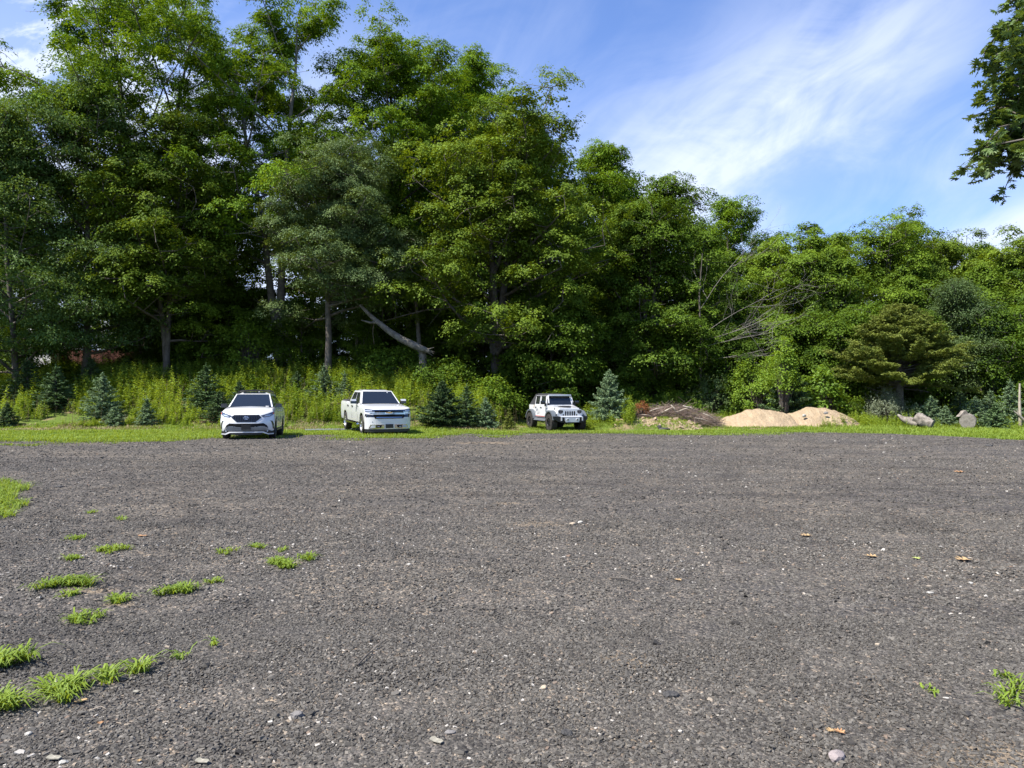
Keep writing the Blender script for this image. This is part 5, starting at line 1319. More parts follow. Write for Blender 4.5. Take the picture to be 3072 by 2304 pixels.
for k in range(7):
    x = (k - 3) * .122
    if abs(k - 3) == 3: pl_ = [(x - .03, .80), (x + .03, .80), (x + .03, .89), (x - .03, .89)]
    else: pl_ = [(x - .034, .80), (x + .034, .80), (x + .036, 1.02), (x + .02, 1.045), (x - .02, 1.045), (x - .036, 1.02)]
    B().prism(pl_, 'y', -1.797, -1.76).build('grille_slot', 'dark_cavity', grl)
for sg in (1, -1):
    hp = [(sg * .40, 1.085), (sg * .40, .99), (sg * .455, .93), (sg * .53, .91), (sg * .605, .94), (sg * .64, 1.0), (sg * .635, 1.095), (sg * .55, 1.10)]
    h_ = B().prism(hp, 'y', -1.805, -1.75).build('headlight', 'gloss_black', jp, bevel=.006)
    B().cyl((sg * .525, -1.808, .995), .075, .012, 'y', 20).build('lens', 'lamp_dark', h_)
    B().cyl((sg * .73, -1.70, .86), .055, .10, 'y', 18).build('turn_lamp', 'lamp_dark', jp, bevel=.006)
    # flares: arched bands with thickness, front then rear
    for (yc, rr_, nose) in ((-1.24, .545, True), (1.52, .545, False)):
        prof_o = [(yc + 1.12 * rr_ * math.cos(a), .46 + 1.15 * rr_ * math.sin(a)) for a in np.linspace(R(12 if not nose else 22), R(168), 15)]
        prof_i = [(yc + .98 * rr_ * math.cos(a), .46 + 1.0 * rr_ * math.sin(a)) for a in np.linspace(R(168), R(12 if not nose else 22), 15)]
        fl = B().prism(prof_o + prof_i, 'x', sg * .70, sg * .955)
        fl.build('fender_flare', 'grey_flare', jp, bevel=.03, seg=3)
    # doors
    for (y0, y1, nm) in ((-.52, .36, 'front'), (.40, 1.12, 'rear')):
        cut = [(y0, .70), (y1, .70), (y1, 1.34), (y0, 1.34)] if nm == 'front' else [(y0, .70), (1.02, .70), (1.08, .90), (y1, 1.02), (y1, 1.34), (y0, 1.34)]
        dr = B().prism(cut, 'x', sg * (HW - .02), sg * (HW + .022)).build('door', 'white_paint', jp, bevel=.012)
        # window frame leaning in
        zt = 1.84; xi = HW - .085
        yb0, yb1 = y0 + (.0 if nm == 'rear' else .02), y1 - .0
        yt0 = y0 + (.02 if nm == 'rear' else .17)
        B().hexa([(sg * (HW - .03), yb0, 1.34), (sg * (HW + .015), yb0, 1.34), (sg * (HW + .015), yb1, 1.34), (sg * (HW - .03), yb1, 1.34), (sg * (xi - .03), yt0, zt), (sg * (xi + .015), yt0, zt), (sg * (xi + .015), yb1, zt), (sg * (xi - .03), yb1, zt)]).build('window_frame', 'white_paint', dr, bevel=.01)
        q = face_fn((sg * (HW + .015), yb0, 1.34), (sg * (HW + .015), yb1, 1.34), (sg * (xi + .015), yb1, zt), (sg * (xi + .015), yt0, zt))
        fq = (lambda u, v, q=q, sg=sg: (q(u, v)[0], Vector((sg, 0, .15))))
        B().patch([(.10, .08), (.88, .08), (.88, .90), (.12, .90)], fq, .008, .03).build('window', 'side_glass', dr)
        B().patch([(.08, .88), (.90, .88), (.90, .97), (.10, .97)], fq, .022, .03).build('rain_guard', 'gloss_black', dr)
        B().box((sg * (HW + .04), y1 - .14, 1.20), (.04, .16, .045)).build('handle', 'black_plastic', dr, bevel=.01)
        if nm == 'front':
            for zz in (.86, 1.22): B().box((sg * (HW + .03), y0 - .02, zz), (.03, .12, .05)).build('hinge', 'white_paint', dr)
    mr = B().box((sg * (HW + .20), -.50, 1.48), (.24, .13, .20)).build('wing_mirror', 'gloss_black', jp, bevel=.04, seg=3)
    B().box((sg * (HW + .07), -.50, 1.36), (.08, .07, .16)).build('mirror_arm', 'black_plastic', mr)
    B().hexa([(sg * .80, -.66, .50), (sg * .93, -.66, .50), (sg * .93, .98, .50), (sg * .80, .98, .50), (sg * .80, -.66, .62), (sg * .88, -.66, .60), (sg * .88, .98, .60), (sg * .80, .98, .62)]).build('rock_slider', 'grey_flare', jp, bevel=.02)
    B().box((sg * (HW + .027), .24, .725), (.006, 1.55, .028)).build('pinstripe', 'red_stripe', jp)
    # splash decals behind the rear door and on it
    rs = np.random.RandomState(5)
    for k in range(6):
        y = .48 + .10 * k + rs.randn() * .02; z = 1.05 - .055 * k * (1 if sg < 0 else 1) + rs.randn() * .04
        z = .82 + .28 * rs.rand()
        B().prism([(y, z), (y + .05, z + .10 + .05 * rs.rand()), (y + .075, z + .02), (y + .12, z - .06)], 'x', sg * (HW + .022), sg * (HW + .026)).build('decal', 'grey_decal', jp)
    B().prism([(1.20, 1.32), (1.24, 1.32), (1.42, 1.16), (1.38, 1.14)], 'x', sg * (HW - .002), sg * (HW + .004)).build('decal', 'gold', jp)
    # cowl side: hood latch, antenna mount light
    B().cyl((sg * .70, -.62, 1.40), .05, .08, 'y', 14).build('cowl_light', 'black_plastic', jp)
    B().box((sg * .70, -1.45, 1.17), (.03, .05, .12)).build('hood_latch', 'black_plastic', jp)
# windscreen frame
wb = [(-.70, -.60, 1.33), (.70, -.60, 1.33), (.68, -.54, 1.33), (-.68, -.54, 1.33)]
wt = [(-.64, -.36, 1.84), (.64, -.36, 1.84), (.62, -.28, 1.84), (-.62, -.28, 1.84)]
fr_ = B().hexa(wb + wt).build('windscreen_frame', 'white_paint', jp, bevel=.02)
q = face_fn(wb[0], wb[1], wt[1], wt[0])
B().patch(inset(.05, .95, .06, .93), q, .010, .02).build('windscreen', 'car_glass', fr_)
for x in (.34, .66): B().patch([(x - .12, .07), (x + .10, .10), (x + .10, .12), (x - .12, .09)], q, .02, .01).build('wiper', 'black_plastic', fr_)
lb = B().box((0, -.46, 1.865), (1.28, .10, .085)).build('light_bar', 'silver_plate', jp, bevel=.02)
B().box((0, -.50, 1.81), (1.24, .03, .035)).build('visor', 'gloss_black', lb)
for sg in (1, -1): B().tube([(sg * .655, -.42, 1.86), (sg * .68, -.54, 1.66), (sg * .70, -.60, 1.50)], .016).build('bar_bracket', 'white_paint', lb)
# soft top
st = B().hexa([(-.66, -.30, 1.84), (.66, -.30, 1.84), (.66, 1.15, 1.84), (-.66, 1.15, 1.84), (-.62, -.30, 1.90), (.62, -.30, 1.90), (.62, 1.10, 1.955), (-.62, 1.10, 1.955)])
st.build('soft_top', 'soft_top', jp, bevel=.02)
B().hexa([(-.75, 1.13, 1.335), (.75, 1.13, 1.335), (.74, 2.00, 1.335), (-.74, 2.00, 1.335), (-.655, 1.12, 1.93), (.655, 1.12, 1.93), (.64, 1.32, 1.925), (-.64, 1.32, 1.925)]).build('rear_curtain', 'soft_top', jp, bevel=.02)
# front bumper
bp = [(-.95, .66), (-.70, .50), (-.52, .46), (.52, .46), (.70, .50), (.95, .66), (.95, .78), (.62, .78), (.45, .74), (-.45, .74), (-.62, .78), (-.95, .78)]
bu = B().prism(bp, 'y', -2.06, -1.72)
for v in bu.bm.verts:
    v.co.y += .36 * max(0, abs(v.co.x) - .45) ** 1.0 * (1 if v.co.y < -1.9 else .3)
bumper = bu.build('bumper', 'black_plastic', jp, bevel=.02)
B().prism([(-.36, .48), (.36, .48), (.40, .56), (.40, .72), (-.40, .72), (-.40, .56)], 'y', -2.09, -2.05).build('skid_plate', 'silver_plate', bumper, bevel=.012)
B().hexa([(-.60, -2.04, .735), (.60, -2.04, .735), (.60, -1.80, .785), (-.60, -1.80, .785), (-.60, -2.03, .76), (.60, -2.03, .76), (.60, -1.80, .81), (-.60, -1.80, .81)]).build('bumper_shelf', 'silver_plate', bumper)
for sg in (1, -1):
    B().cyl((sg * .26, -2.10, .615), .062, .03, 'y', 20).build('lamp_ring', 'white_paint', bumper, bevel=.006)
    B().cyl((sg * .26, -2.115, .615), .045, .014, 'y', 20).build('driving_lamp', 'lamp_dark', bumper)
    B().prism([(sg * .55, .56), (sg * .60, .56), (sg * .60, .76), (sg * .55, .76)], 'y', -2.07, -1.98).build('bumper_tab', 'silver_plate', bumper)
B().box((0, .1, .56), (1.15, 3.6, .2)).build('chassis', 'dark_cavity', jp)
for yy in (-1.24, 1.52): B().tube([(-.75, yy, .44), (.75, yy, .44)], .06).build('axle', 'dark_cavity', jp)
for x in (-.80, .80):
    for y in (-1.24, 1.52): wheel(jp, x, y, .445, .31, .235, 'dark_alloy', 8, tread=True, spoke_w=.04)
# ---------------------------------------------------------------- house, fence and outbuilding behind the trees
mat('pale_siding', (0.50, 0.56, 0.64), 0.6)
mat('white_metal', (0.72, 0.73, 0.75), 0.45)
mat('roof_shingle', (0.10, 0.10, 0.105), 0.9)
mat('red_boards', (0.085, 0.030, 0.020), 0.9, noise=(3.0, (0.14, 0.052, 0.034)))
mat('window_pane', (0.03, 0.035, 0.045), 0.08, spec=0.8)
mat('trim_white', (0.75, 0.75, 0.74), 0.5)
D = 61; x0, x1 = at(40, D), at(436, D); zg = tz((x0 + x1) / 2, D); xc = at(285, D); za = zat(915, D); ze = zat(1062, D)
h = empty('house', ((x0 + x1) / 2, D, zg)); tag(h, 'pale blue sided gabled house glimpsed through the trees at far left', 'house')
ox, oz = (x0 + x1) / 2, zg
def loc(x, z): return (x - ox, z - oz)
B().prism([loc(x0, zg - .5), loc(x1, zg - .5), loc(x1, ze), loc(xc, za), loc(x0, ze)], 'y', 0, 9).build('wall', 'pale_siding', h, smooth=False)
b = B()
for k in range(int((ze - zg) / .2) + 12):
    z = zg + k * .2
    if z < ze: xa, xb = x0, x1
    elif z < za - .2:
        f_ = (z - ze) / (za - ze); xa, xb = x0 + (xc - x0) * f_, x1 + (xc - x1) * f_
    else: break
    b.box(((xa + xb) / 2 - ox, -.012, z - oz), (xb - xa - .05, .02, .03))
b.build('siding_lap', 'pale_siding', h, smooth=False)
for (xa, za_, xb, zb2) in ((x0 - .5, ze - .35, xc, za + .12), (xc, za + .12, x1 + .5, ze - .4)):
    B().prism([loc(xa, za_), loc(xb, zb2), loc(xb, zb2 + .18), loc(xa, za_ + .18)], 'y', -.4, 9.4).build('roof', 'roof_shingle', h, smooth=False)
for (pa, pb, ya, yb) in ((378, 414, 1020, 1062), (150, 190, 1010, 1055), (275, 305, 965, 1000)):
    wx, wz = (at(pa, D) + at(pb, D)) / 2 - ox, (zat(ya, D) + zat(yb, D)) / 2 - oz; ww, wh = at(pb, D) - at(pa, D), zat(ya, D) - zat(yb, D)
    w_ = B().box((wx, -.03, wz), (ww + .16, .08, wh + .16)).build('window', 'trim_white', h, smooth=False)
    for s_ in (-1, 1): B().box((wx + s_ * ww * .25, -.075, wz), (ww * .44, .02, wh)).build('pane', 'window_pane', w_, smooth=False)
# fence
D = 55; f = empty('board_fence', (at(300, D), D, tz(at(300, D), D))); tag(f, 'dark red board fence in the shade in front of the pale house', 'fence')
xa, xb = at(165, D), at(440, D); n = int((xb - xa) / .16); zt = zat(1052, D); fz = f.location.z
b = B(); rs = np.random.RandomState(3)
for k in range(n): b.box((xa + (k + .5) * .16 - f.location.x, 0, (zt + fz) / 2 - fz + rs.randn() * .012), (.145, .025, zt - fz))
b.build('board_panel', 'red_boards', f, smooth=False)
for z in (.35, 1.1): B().box(((xa + xb) / 2 - f.location.x, .05, z), (xb - xa, .06, .09)).build('rail', 'red_boards', f, smooth=False)
for k in range(6): B().box((xa + k * (xb - xa) / 5 - f.location.x, .09, (zt - fz) / 2), (.1, .1, zt - fz + .1)).build('post', 'red_boards', f, smooth=False)
# white outbuilding
D = 54; xo = at(62, D); zo = tz(xo, D)
o_ = empty('outbuilding', (xo, D, zo)); tag(o_, 'white metal outbuilding showing in bright scraps between trunks at the left edge', 'shed')
B().box((0, 2, .9), (4.6, 4, 2.2)).build('wall', 'white_metal', o_, smooth=False)
B().prism([(-2.6, 1.95), (2.6, 1.95), (1.0, 3.5)], 'y', -.2, 4.2).build('roof', 'white_metal', o_, smooth=False)
B().box((.4, -.03, .7), (.9, .06, 1.8)).build('door', 'trim_white', o_, smooth=False)

# ---------------------------------------------------------------- sand piles
sm = bpy.data.materials.new('sand'); sm.use_nodes = True
t = NT(sm.node_tree); co = t.n('ShaderNodeTexCoord').outputs['Object']
vo = t.n('ShaderNodeTexVoronoi', ins={'Vector': co, 'Scale': 11.0})
sepv = t.n('ShaderNodeSeparateColor', ins={0: vo.outputs['Color']})
base = t.mix(t.noise(co, 2.2, 5, .6), (0.34, 0.255, 0.160), (0.47, 0.365, 0.240))
pebm = t.math('MULTIPLY', t.math('LESS_THAN', vo.outputs['Distance'], .26), t.math('GREATER_THAN', sepv.outputs[0], .82))
colr = t.mix(pebm, base, t.mix(sepv.outputs[1], (0.22, 0.16, 0.11), (0.50, 0.42, 0.32)))
rl = t.n('ShaderNodeMapping', ins={'Vector': co, 'Scale': (3.2, 1.0, .5)})
base = t.mix(t.sstep(t.noise(rl.outputs[0], 2.0, 5, .65, .5), .42, .68), t.mix(1.0, base, (.82, .80, .78), 'MULTIPLY'), base)
colr = t.mix(pebm, base, t.mix(sepv.outputs[1], (0.22, 0.16, 0.11), (0.50, 0.42, 0.32)))
bmp = t.n('ShaderNodeBump', ins={'Strength': 1.0, 'Distance': .10, 'Height': t.math('ADD', t.noise(co, 9, 6, .65), t.math('MULTIPLY', pebm, .4))})
p = t.n('ShaderNodeBsdfPrincipled', ins={'Base Color': colr, 'Roughness': .95, 'Specular IOR Level': .1, 'Normal': bmp.outputs[0]})
t.n('ShaderNodeOutputMaterial', ins={0: p.outputs[0]}); M['sand'] = sm
def heap(name, label, cat, pxa, pxb, D, top, peak, depth, seed, m, skew=0.0, pw=1.0):
    xa, xb = at(pxa, D), at(pxb, D); xc = at(peak, D); hw = (xb - xa) / 2
    H = zat(top, D) - tz(xc, D)
    xs = np.linspace(xa - .2, xb + .2, 90); ys = np.linspace(D - depth, D + depth, 60)
    def zf(X, Y):
        u = np.where(X < xc, (X - xc) / (xc - xa), (X - xc) / (xb - xc)); v = (Y - D) / depth
        r_ = (np.abs(u) ** 2.4 + np.abs(v) ** 2) ** .5 * (1 + .22 * (fnoise(X, Y, .9, seed, 3) - .5))
        hh = np.clip(1 - r_, 0, 1)
        hh = 1 - np.sqrt((1 - hh) ** 2 + .12) + .06
        hh = np.clip(hh * 1.25, -.02, 1) ** pw if pw == 1 else np.clip(hh * 1.25, 0, 1) ** pw
        z = terrain(X, Y) - .03 + np.where(hh > 0, H * hh, hh * 2) + (fnoise(X, Y, 1.9, seed + 3, 5) - .5) * .34 * np.clip(hh * 4, 0, 1)
        return z
    V, F = grid(xs, ys, zf); c = np.array([xc, D, tz(xc, D)])
    o = link_mesh(name, mesh_np(name, V - c, F, smooth=True), M[m], loc=tuple(c)); tag(o, label, cat)
    return o
heap('sand_pile', 'tan sand heap with a flat ridge, left one of the two', 'sand pile', 2150, 2430, 41.0, 1220, 2275, 2.1, 501, 'sand')
heap('sand_pile', 'taller tan sand heap dotted with stones, on the right', 'sand pile', 2310, 2585, 41.2, 1216, 2450, 2.1, 505, 'sand')
# ---------------------------------------------------------------- stones and lumps
mat('tan_stone', (0.42, 0.34, 0.24), 0.85, noise=(20, (0.30, 0.24, 0.17)), bump=(30, .5))
mat('white_stone', (0.42, 0.395, 0.34), 0.8, noise=(16, (0.30, 0.28, 0.24)), bump=(30, .4))
mat('grey_stone', (0.20, 0.185, 0.17), 0.85, noise=(14, (0.13, 0.118, 0.105)), bump=(40, .6))
mat('pink_stone', (0.30, 0.245, 0.225), 0.8, noise=(12, (0.20, 0.17, 0.16)), bump=(30, .5))
mat('asphalt_lump', (0.035, 0.033, 0.031), 0.9, noise=(40, (0.075, 0.070, 0.064)), bump=(50, 1.0))
mat('clod', (0.36, 0.265, 0.165), 0.95, noise=(9, (0.26, 0.19, 0.12)), bump=(20, .8))
def rock(name, label, cat, px, py, wpx, m, hk=.6, dk=.8, seed=0, D=None, group=None, sub=2, sharp=.35, zoff=None):
    if D is None: D = CAM_H * F_PX / (py - HY)
    x = at(px, D); w_ = wpx / F_PX * D; z = tz(x, D) if zoff is None else zoff
    b = bmesh.new(); bmesh.ops.create_icosphere(b, subdivisions=sub, radius=.5)
    rs = np.random.RandomState(seed + int(px)); nrm = unit(rs.randn(9, 3)); cut = .30 + .16 * rs.rand(9)
    for v in b.verts:
        p = np.array(v.co)
        for n_, c_ in zip(nrm, cut):
            d = p @ n_
            if d > c_: p = p - n_ * (d - c_) * (.9)
        p = p * (1 + sharp * (vnoise(p[0] * 4, p[1] * 4 + p[2] * 3, 1.0, seed) - .5))
        v.co = (p[0] * w_, p[1] * w_ * dk, p[2] * w_ * hk + w_ * hk * .28)
    me = bpy.data.meshes.new(name); b.to_mesh(me); b.free()
    o = link_mesh(name, me, M[m], loc=(x, D, z + .008), rz=rs.rand() * 1.2 - .6); tag(o, label, cat, group)
    return o
for a_ in (('pebble', 'round tan pebble lying alone near the bottom centre of the lot', 'pebble', 1632, 2066, 22, 'tan_stone', .75, .9),
           ('asphalt_chunk', 'flat black asphalt chunk right of the tan pebble', 'asphalt chunk', 2013, 2086, 54, 'asphalt_lump', .40, .8),
           ('stone', 'brownish wedge shaped stone lying left of bottom centre', 'stone', 890, 2152, 40, 'grey_stone', .7, .8),
           ('asphalt_chunk', 'dark lump right of bottom centre with a flat top', 'asphalt chunk', 1702, 2202, 40, 'asphalt_lump', .6, .8),
           ('stone', 'large pinkish grey stone at the bottom right of the lot', 'stone', 2512, 2276, 64, 'pink_stone', .55, .7),
           ('asphalt_chunk', 'black asphalt lump beside the star shaped grass tuft', 'asphalt chunk', 362, 2043, 56, 'asphalt_lump', .42, .7),
           ('stone', 'pale pebble touching the torn white flake at the bottom left', 'stone', 190, 2292, 28, 'white_stone', .6, .8),
           ('stone', 'angular white stone near the left edge at the bottom', 'stone', 85, 2208, 22, 'white_stone', .8, .9),
           ('stone', 'pale pink stone of a pair near the middle of the lot, left one', 'stone', 1718, 1575, 20, 'tan_stone', .6, .9),
           ('stone', 'pale pink stone of a pair near the middle of the lot, right one', 'stone', 1741, 1570, 17, 'white_stone', .6, .9),
           ('stone', 'orange brown pebble in the lower right quarter of the gravel', 'stone', 2634, 1932, 18, 'tan_stone', .7, .9),
           ('stone', 'white stone highest of a scatter near the right edge', 'stone', 2913, 1750, 16, 'white_stone', .7, .9),
           ('stone', 'long white stone chip left of the scatter near the right edge', 'stone', 2790, 1775, 24, 'white_stone', .35, .6),
           ('stone', 'flat white chip near the crabgrass at the right', 'stone', 2838, 2092, 22, 'white_stone', .35, .7),
           ('stone', 'dull brown stone half sunk in the gravel at bottom centre left', 'stone', 1352, 2198, 36, 'grey_stone', .45, .9),
           ('stone', 'pale stone by itself in the centre of the lower gravel', 'stone', 1226, 1695, 16, 'white_stone', .6, .9),
           ('asphalt_chunk', 'small dark chunk left of the pair of pale pink stones', 'asphalt chunk', 1593, 1581, 20, 'asphalt_lump', .5, .8),
           ('asphalt_chunk', 'black chunk far right on the edge of the lot by the grass', 'asphalt chunk', 2968, 1340, 26, 'asphalt_lump', .3, .8),
           ('asphalt_chunk', 'long dark slab end far left in the gravel', 'asphalt chunk', 178, 1462, 30, 'asphalt_lump', .25, .8)):
    rock(*a_)
def on_heap(px, py, D): return zat(py, D)
for i_, (px, py, w_, lb, m_) in enumerate(((2412, 1248, 16, 'pale round stone stuck in the face between the two sand heaps', 'white_stone'), (2478, 1240, 14, 'flat grey stone on the right sand heap', 'grey_stone'), (2452, 1262, 10, 'small tan stone low on the right sand heap', 'tan_stone'),
        (2344, 1256, 10, 'little stone low on the left sand heap', 'tan_stone'), (2520, 1262, 10, 'small white stone near the right foot of the sand', 'white_stone'))):
    rock('stone', lb, 'stone', px, py, w_, m_, .7, .8, D=39.9, zoff=zat(py, 39.9) - .05)
rock('asphalt_chunk', 'dark grey slab leaning at the front of the earth mound', 'asphalt chunk', 1993, 1277, 34, 'asphalt_lump', .45, .6, D=36.9)
rock('asphalt_chunk', 'smaller dark lump propped on the left of the dark grey slab', 'asphalt chunk', 1978, 1268, 14, 'asphalt_lump', .9, .8, D=37.1)
rs = np.random.RandomState(8)
b_ = []
for k in range(90):   # clods on the mound read as loose earth, too many to count
    px = 1840 + 270 * rs.rand() ** .8; D = 37.2 + 1.9 * rs.rand(); x = at(px, D); s_ = .03 + .10 * rs.rand() ** 3
    q = cube * (1 + .5 * (rs.rand(8, 3) - .5)) * s_ * np.array([1, .8, .65]); q = q @ rot_mats(rs, 1, .5)[0].T + np.array([x, D, tz(x, D) + s_ * .25]); b_.append(q)
V = np.concatenate(b_); F = (cubeF[None] + (np.arange(90) * 8)[:, None, None]).reshape(-1, 4)
o = link_mesh('soil_clods', mesh_np('soil_clods', V, F), M['clod']); tag(o, 'crumbled tan clods of earth over the low mound', 'soil', kind='stuff')

# ---------------------------------------------------------------- brush pile
rs = np.random.RandomState(61)
D0 = 40.4; bx = at(2045, D0); bz = tz(bx, D0)
bp = empty('brush_pile', (bx, D0, bz)); tag(bp, 'long grey brown heap of cut branches and twigs left of the sand', 'brush pile')
a_ = Acc()
def pile_top(px): return float(np.interp(px, [1905, 1950, 2010, 2060, 2110, 2165], [1246, 1225, 1213, 1217, 1238, 1266]))
for k in range(1500):
    px = 1915 + 245 * rs.rand(); D = D0 + (rs.rand() - .5) * 2.2; x = at(px, D); g_ = tz(x, D)
    hmax = max(zat(pile_top(px), D0) - g_, .15) * (1 - ((D - D0) / 1.5) ** 2)
    z = g_ + hmax * rs.rand() ** .45
    az = rs.randn() * .7 + (PI if rs.rand() < .5 else 0); el = rs.randn() * .28 - .20 * (px - 2040) / 120 * math.cos(az)
    d = np.array([math.cos(az) * math.cos(el), math.sin(az) * math.cos(el) * .8, math.sin(el)]); L = .35 + 1.0 * rs.rand()
    pl = bend(rs, np.array([x, D, z]) - d * L * .5, d, L, 3, -.1, .16)
    pl[:, 2] = np.maximum(pl[:, 2], terrain(pl[:, 0], pl[:, 1]) + .01)
    r0 = .006 + .012 * rs.rand() ** 3
    a_.tube(pl - np.array([bx, D0, bz]), np.linspace(r0, r0 * .5, 4), 3)
link_mesh('twigs', a_.mesh('twigs'), M['brush_wood'], bp)['kind'] = 'stuff'
for (pa, ya, pb, yb, r0) in ((1985, 1240, 2020, 1222, .05), (2015, 1216, 2030, 1240, .045), (2028, 1238, 2075, 1222, .05), (2050, 1218, 2085, 1230, .035), (1950, 1234, 1990, 1222, .03), (2085, 1254, 2130, 1266, .04), (2110, 1240, 2150, 1262, .03), (1925, 1244, 1960, 1250, .03)):
    D = D0 - 1.0
    P = np.array([[at(pa, D), D + .1, zat(ya, D)], [at((pa + pb) / 2, D), D - .05, zat((ya + yb) / 2, D) + .04], [at(pb, D), D + .1, zat(yb, D)]]) - np.array([bx, D0, bz])
    a_ = Acc(); a_.tube(P, [r0, r0 * .85, r0 * .6], 7); link_mesh('branch', a_.mesh('branch', True), M['dead_wood'], bp)
leaf_mat('rust_needle', (0.20, 0.07, 0.025), (0.40, 0.16, 0.06), 0.2, 0.03, tcol=(1, 1, 1))
ds = shrub_mesh(66, .75, .8, n_cl=26, n_leaf=46, leaf=(.08, .03), spray=.09, lit=.5, low=.2)
x = at(1926, 39.8); o = empty('dead_spruce_top', (x, 39.8, tz(x, 39.8) + .1)); tag(o, 'rusty dead conifer top at the left end of the brush pile', 'dead branch')
link_mesh('stem', ds[0], M['brush_wood'], o); link_mesh('needles', ds[1], M['rust_needle'], o)
# fine grey dead weeds left of it
a_ = Acc()
for k in range(220):
    px = 1870 + 60 * rs.rand(); D = 40.2 + rs.rand(); x = at(px, D)
    az = rs.rand() * 6.28; a_.tube(bend(rs, (x, D, tz(x, D)), (math.cos(az) * .5, math.sin(az) * .5, .8), .4 + .5 * rs.rand(), 3, 0, .25), [.006, .004, .003, .002], 3)
o = link_mesh('dry_stalks', a_.mesh('dry_stalks'), M['brush_wood']); tag(o, 'grey dead stalks tangled left of the rusty conifer top', 'dry stalks', kind='stuff')

# ---------------------------------------------------------------- logs
def log_mesh(rs, pts, radii, lump=.18, sides=22):
    P = np.array(pts, float); n = 14
    s = np.linspace(0, len(P) - 1, n); Pi = np.stack([np.interp(s, np.arange(len(P)), P[:, k]) for k in range(3)], -1); ri = np.interp(s, np.arange(len(P)), radii)
    V, F = tube(Pi, ri, sides)
    C_ = np.repeat(Pi, sides, 0); a = np.tile(np.arange(sides), n); k = np.repeat(np.arange(n), sides)
    V = C_ + (V - C_) * (1 + lump * (fnoise(a * 1.0, k * .7, 1.0, rs.randint(99), 3) - .5) * 2)[:, None]
    me = mesh_np('bark', V, F, smooth=True)
    ends = []
    for e in (0, n - 1):
        ring = V[e * sides:(e + 1) * sides]; c = ring.mean(0); dirn = unit((Pi[0] - Pi[1]) if e == 0 else (Pi[-1] - Pi[-2]))
        VV = np.concatenate([ring + dirn * .006, [c + dirn * .02]]); FF = np.array([[i, (i + 1) % sides, sides, sides] for i in range(sides)])
        b = bmesh.new(); vs = [b.verts.new(v) for v in VV]
        for i in range(sides): b.faces.new((vs[i], vs[(i + 1) % sides], vs[sides]))
        bmesh.ops.recalc_face_normals(b, faces=b.faces[:]); m_ = bpy.data.meshes.new('cut_face'); b.to_mesh(m_); b.free(); ends.append(m_)
    return me, ends
mat('cut_wood', (0.23, 0.205, 0.17), 0.9, noise=(9, (0.14, 0.125, 0.10)), bump=(12, .6))
def log(label, D, pts_px, radii, seed, cut=(0, 1), lump=.18):
    rs = np.random.RandomState(seed); pts = [(at(px, D + dd), D + dd, zat(py, D + dd)) for px, py, dd in pts_px]
    c = np.array(pts[0]); me, ends = log_mesh(rs, [tuple(np.array(p) - c) for p in pts], radii, lump)
    o = link_mesh('log', me, M['weathered_log'], loc=tuple(c)); tag(o, label, 'log')
    for i in cut: link_mesh('cut_face', ends[i], M['cut_wood'], o)
    return o
log('thin splintered log pointing left, in the grass under the cedar', 38.6, [(2693, 1244, .6), (2712, 1258, .4), (2735, 1266, .2), (2754, 1272, 0)], [.05, .17, .25, .27], 71)
log('thick rough log with its sawn end facing right, beside the splintered one', 38.2, [(2748, 1252, .5), (2768, 1263, .25), (2798, 1273, -.1)], [.34, .33, .22], 72, lump=.28)
log('short stout log seen end on, standing alone in the grass at right', 38.0, [(2904, 1262, .75), (2903, 1265, 0)], [.38, .37], 73)
B().prism([(-.36, 0), (.34, .05), (.16, .14), (.04, .34), (-.08, .30), (-.22, .12)], 'y', -.12, .16).build('split_slab', 'weathered_log', None, bevel=.03, loc=(at(2903, 38.0), 38.3, zat(1250, 38.2)))
o = bpy.data.objects['split_slab']; tag(o, 'jagged bark slab resting on top of the lone stout log', 'wood slab')
rock('stone', 'pale flat slab lying in the grass near the right edge', 'stone', 2998, 1305, 26, 'dead_wood' if False else 'tan_stone', .2, .6, D=33.0)

# grey post and its fallen limb at the right edge
D = 39.3; a_ = Acc(); rs = np.random.RandomState(4); x = at(3060, D); zb = tz(x, D)
a_.tube([(0, 0, -.1), (.01, 0, .6), (-.02, 0, 1.3), (0, .02, zat(1150, D) - zb)], [.085, .08, .07, .045], 8)
o = link_mesh('dead_tree', a_.mesh('dead_tree', True), M['dead_wood'], loc=(x, D, zb)); tag(o, 'bare grey standing post of a dead tree at the right edge', 'dead tree')
D = 38.6; x = at(3040, D); a_ = Acc(); P0 = np.array([x, D, zat(1232, D)])
a_.tube([(0, 0, 0), (at(3058, D) - x, .05, zat(1246, D) - P0[2]), (at(3085, D) - x, .1, zat(1270, D) - P0[2])], [.03, .07, .09], 8)
a_.tube([(at(3058, D) - x, .05, zat(1246, D) - P0[2]), (at(3050, D) - x, 0, zat(1228, D) - P0[2])], [.04, .02], 6)
o = link_mesh('fallen_limb', a_.mesh('fallen_limb', True), M['dead_wood'], loc=tuple(P0)); tag(o, 'pale barkless limb leaning down beside the grey post', 'branch')

